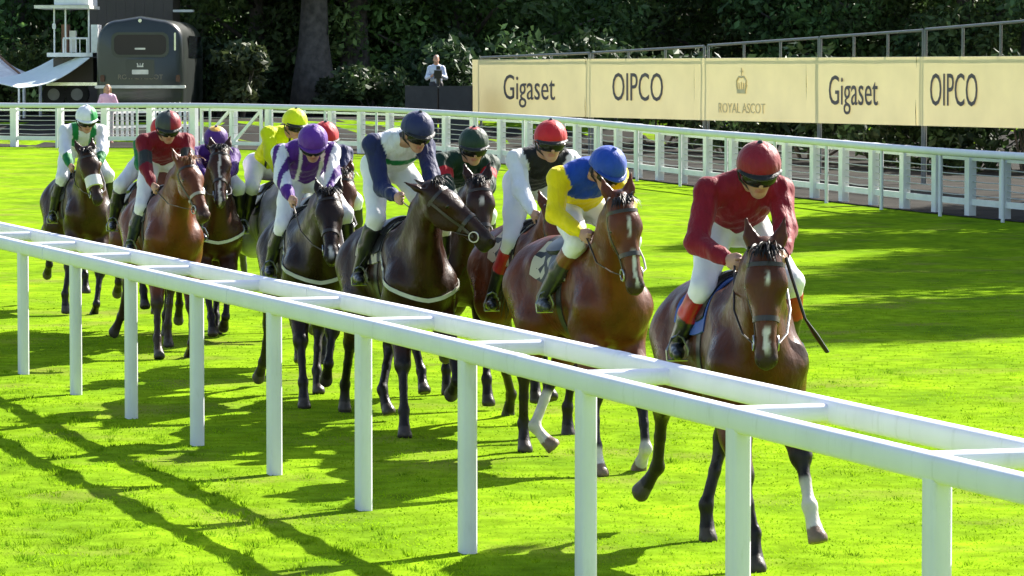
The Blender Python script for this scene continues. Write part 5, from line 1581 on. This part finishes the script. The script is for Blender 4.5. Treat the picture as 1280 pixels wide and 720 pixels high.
# ------------------------------------------------------------------ standing people behind the far rail
def standing(name, loc, rz, label, shirt, trousers, hair, arms, long_hair=False, h=1.0):
    root = empty(name, loc, rz); root.scale = (h, h, h); tag(root, label, 'person')
    B = Body(); hd = np.array([0.02, 0, 1.60]); g = unit((1, 0, -.1)); w = np.array([0, 1.0, 0]); u = np.cross(g, w)
    human_head(B, hd, g, u, w)
    B.cone((-.01, 0, 1.50), (-.02, 0, 1.40), .055, .06, .03)
    B.cone((0, 0, .98), (0, 0, 1.32), .14, .15, .06, (1, 0, 0), .62); B.cone((0, 0, 1.32), (-.01, 0, 1.40), .15, .09, .05, (1, 0, 0), .62)
    J = {}
    for s in (-1, 1):
        sh = np.array([-.01, s * .17, 1.37]); ha = np.array(arms[s]); el = ik(sh, ha, .29, .26, (-.3, s * .4, -.6)); J[s] = (sh, el, ha)
        B.cone(sh, el, .052, .042, .03); B.cone(el, ha, .041, .028, .02); hand(B, ha, ha - el, None, s)
        B.cone((0, s * .085, .95), (.01, s * .095, .50), .085, .058, .05); B.cone((.01, s * .095, .5), (-.02, s * .1, .09), .056, .037, .03); B.cone((-.05, s * .1, .045), (.15, s * .12, .035), .04, .032, .02)
    V, Q = B.mesh(.017); C = np.repeat(SKIN[None] * 1.1, len(V), 0)
    link('body', np_mesh('body', V, Q, True, C), M['skin'], root)
    T = Body(); T.cone((0, 0, .96), (0, 0, 1.32), .155, .165, .06, (1, 0, 0), .68); T.cone((0, 0, 1.32), (-.01, 0, 1.39), .165, .10, .05, (1, 0, 0), .66)
    for s in (-1, 1):
        sh, el, ha = J[s]; T.cone((0, s * .05, 1.38), sh, .075, .07, .04); T.cone(sh, el, .068, .057, .03); T.cone(el, el * .2 + ha * .8, .056, .043, .02)
    V, Q = T.mesh(.02, disp=wrinkle); link('shirt', np_mesh('shirt', V, Q, True, np.repeat(np.array(shirt)[None], len(V), 0)), M['breech'], root)
    T = Body(); T.cone((0, 0, .93), (0, 0, 1.0), .15, .148, .05, (1, 0, 0), .72)
    for s in (-1, 1): T.cone((0, s * .085, .93), (.01, s * .095, .5), .102, .072, .04); T.cone((.01, s * .095, .5), (-.02, s * .1, .09), .07, .062, .03)
    V, Q = T.mesh(.022); link('trousers', np_mesh('trousers', V, Q, True, np.repeat(np.array(trousers)[None], len(V), 0)), M['breech'], root)
    T = Body(); Rm = np.stack([g, w, u], 1); T.ell(hd + u * .035 - g * .045, (.095, .086, .10), .03, Rm)
    if long_hair:
        for s in (-1, 1): T.cone(hd + w * s * .07 - g * .03, hd + w * s * .08 - u * .16 - g * .04, .045, .035, .04)
    V, Q = T.mesh(.016); keep = None
    link('hair', np_mesh('hair', V, Q, True, np.repeat(np.array(hair)[None], len(V), 0)), M['hair'], root)
    return root
gz = float(ground_z(cx, CY))
standing('person', (cx - .08, CY + .2, gz + .78), -math.pi / 2, 'cameraman in pale blue shirt standing on the dark platform', (.55, .60, .74), (.03, .03, .04), (.10, .08, .06),
         {-1: (.30, -.12, 1.16), 1: (.30, .12, 1.18)}, h=.98)
sx_ = X_of(135, 108.6)
standing('person', on_ground((sx_, 108.6)), -math.pi / 2 + .2, 'fair haired spectator in pink top behind the far rail by the bus', (.72, .42, .55), (.5, .45, .45), (.42, .27, .12),
         {-1: (.24, -.16, 1.08), 1: (.20, .2, 1.05)}, True, h=.93)
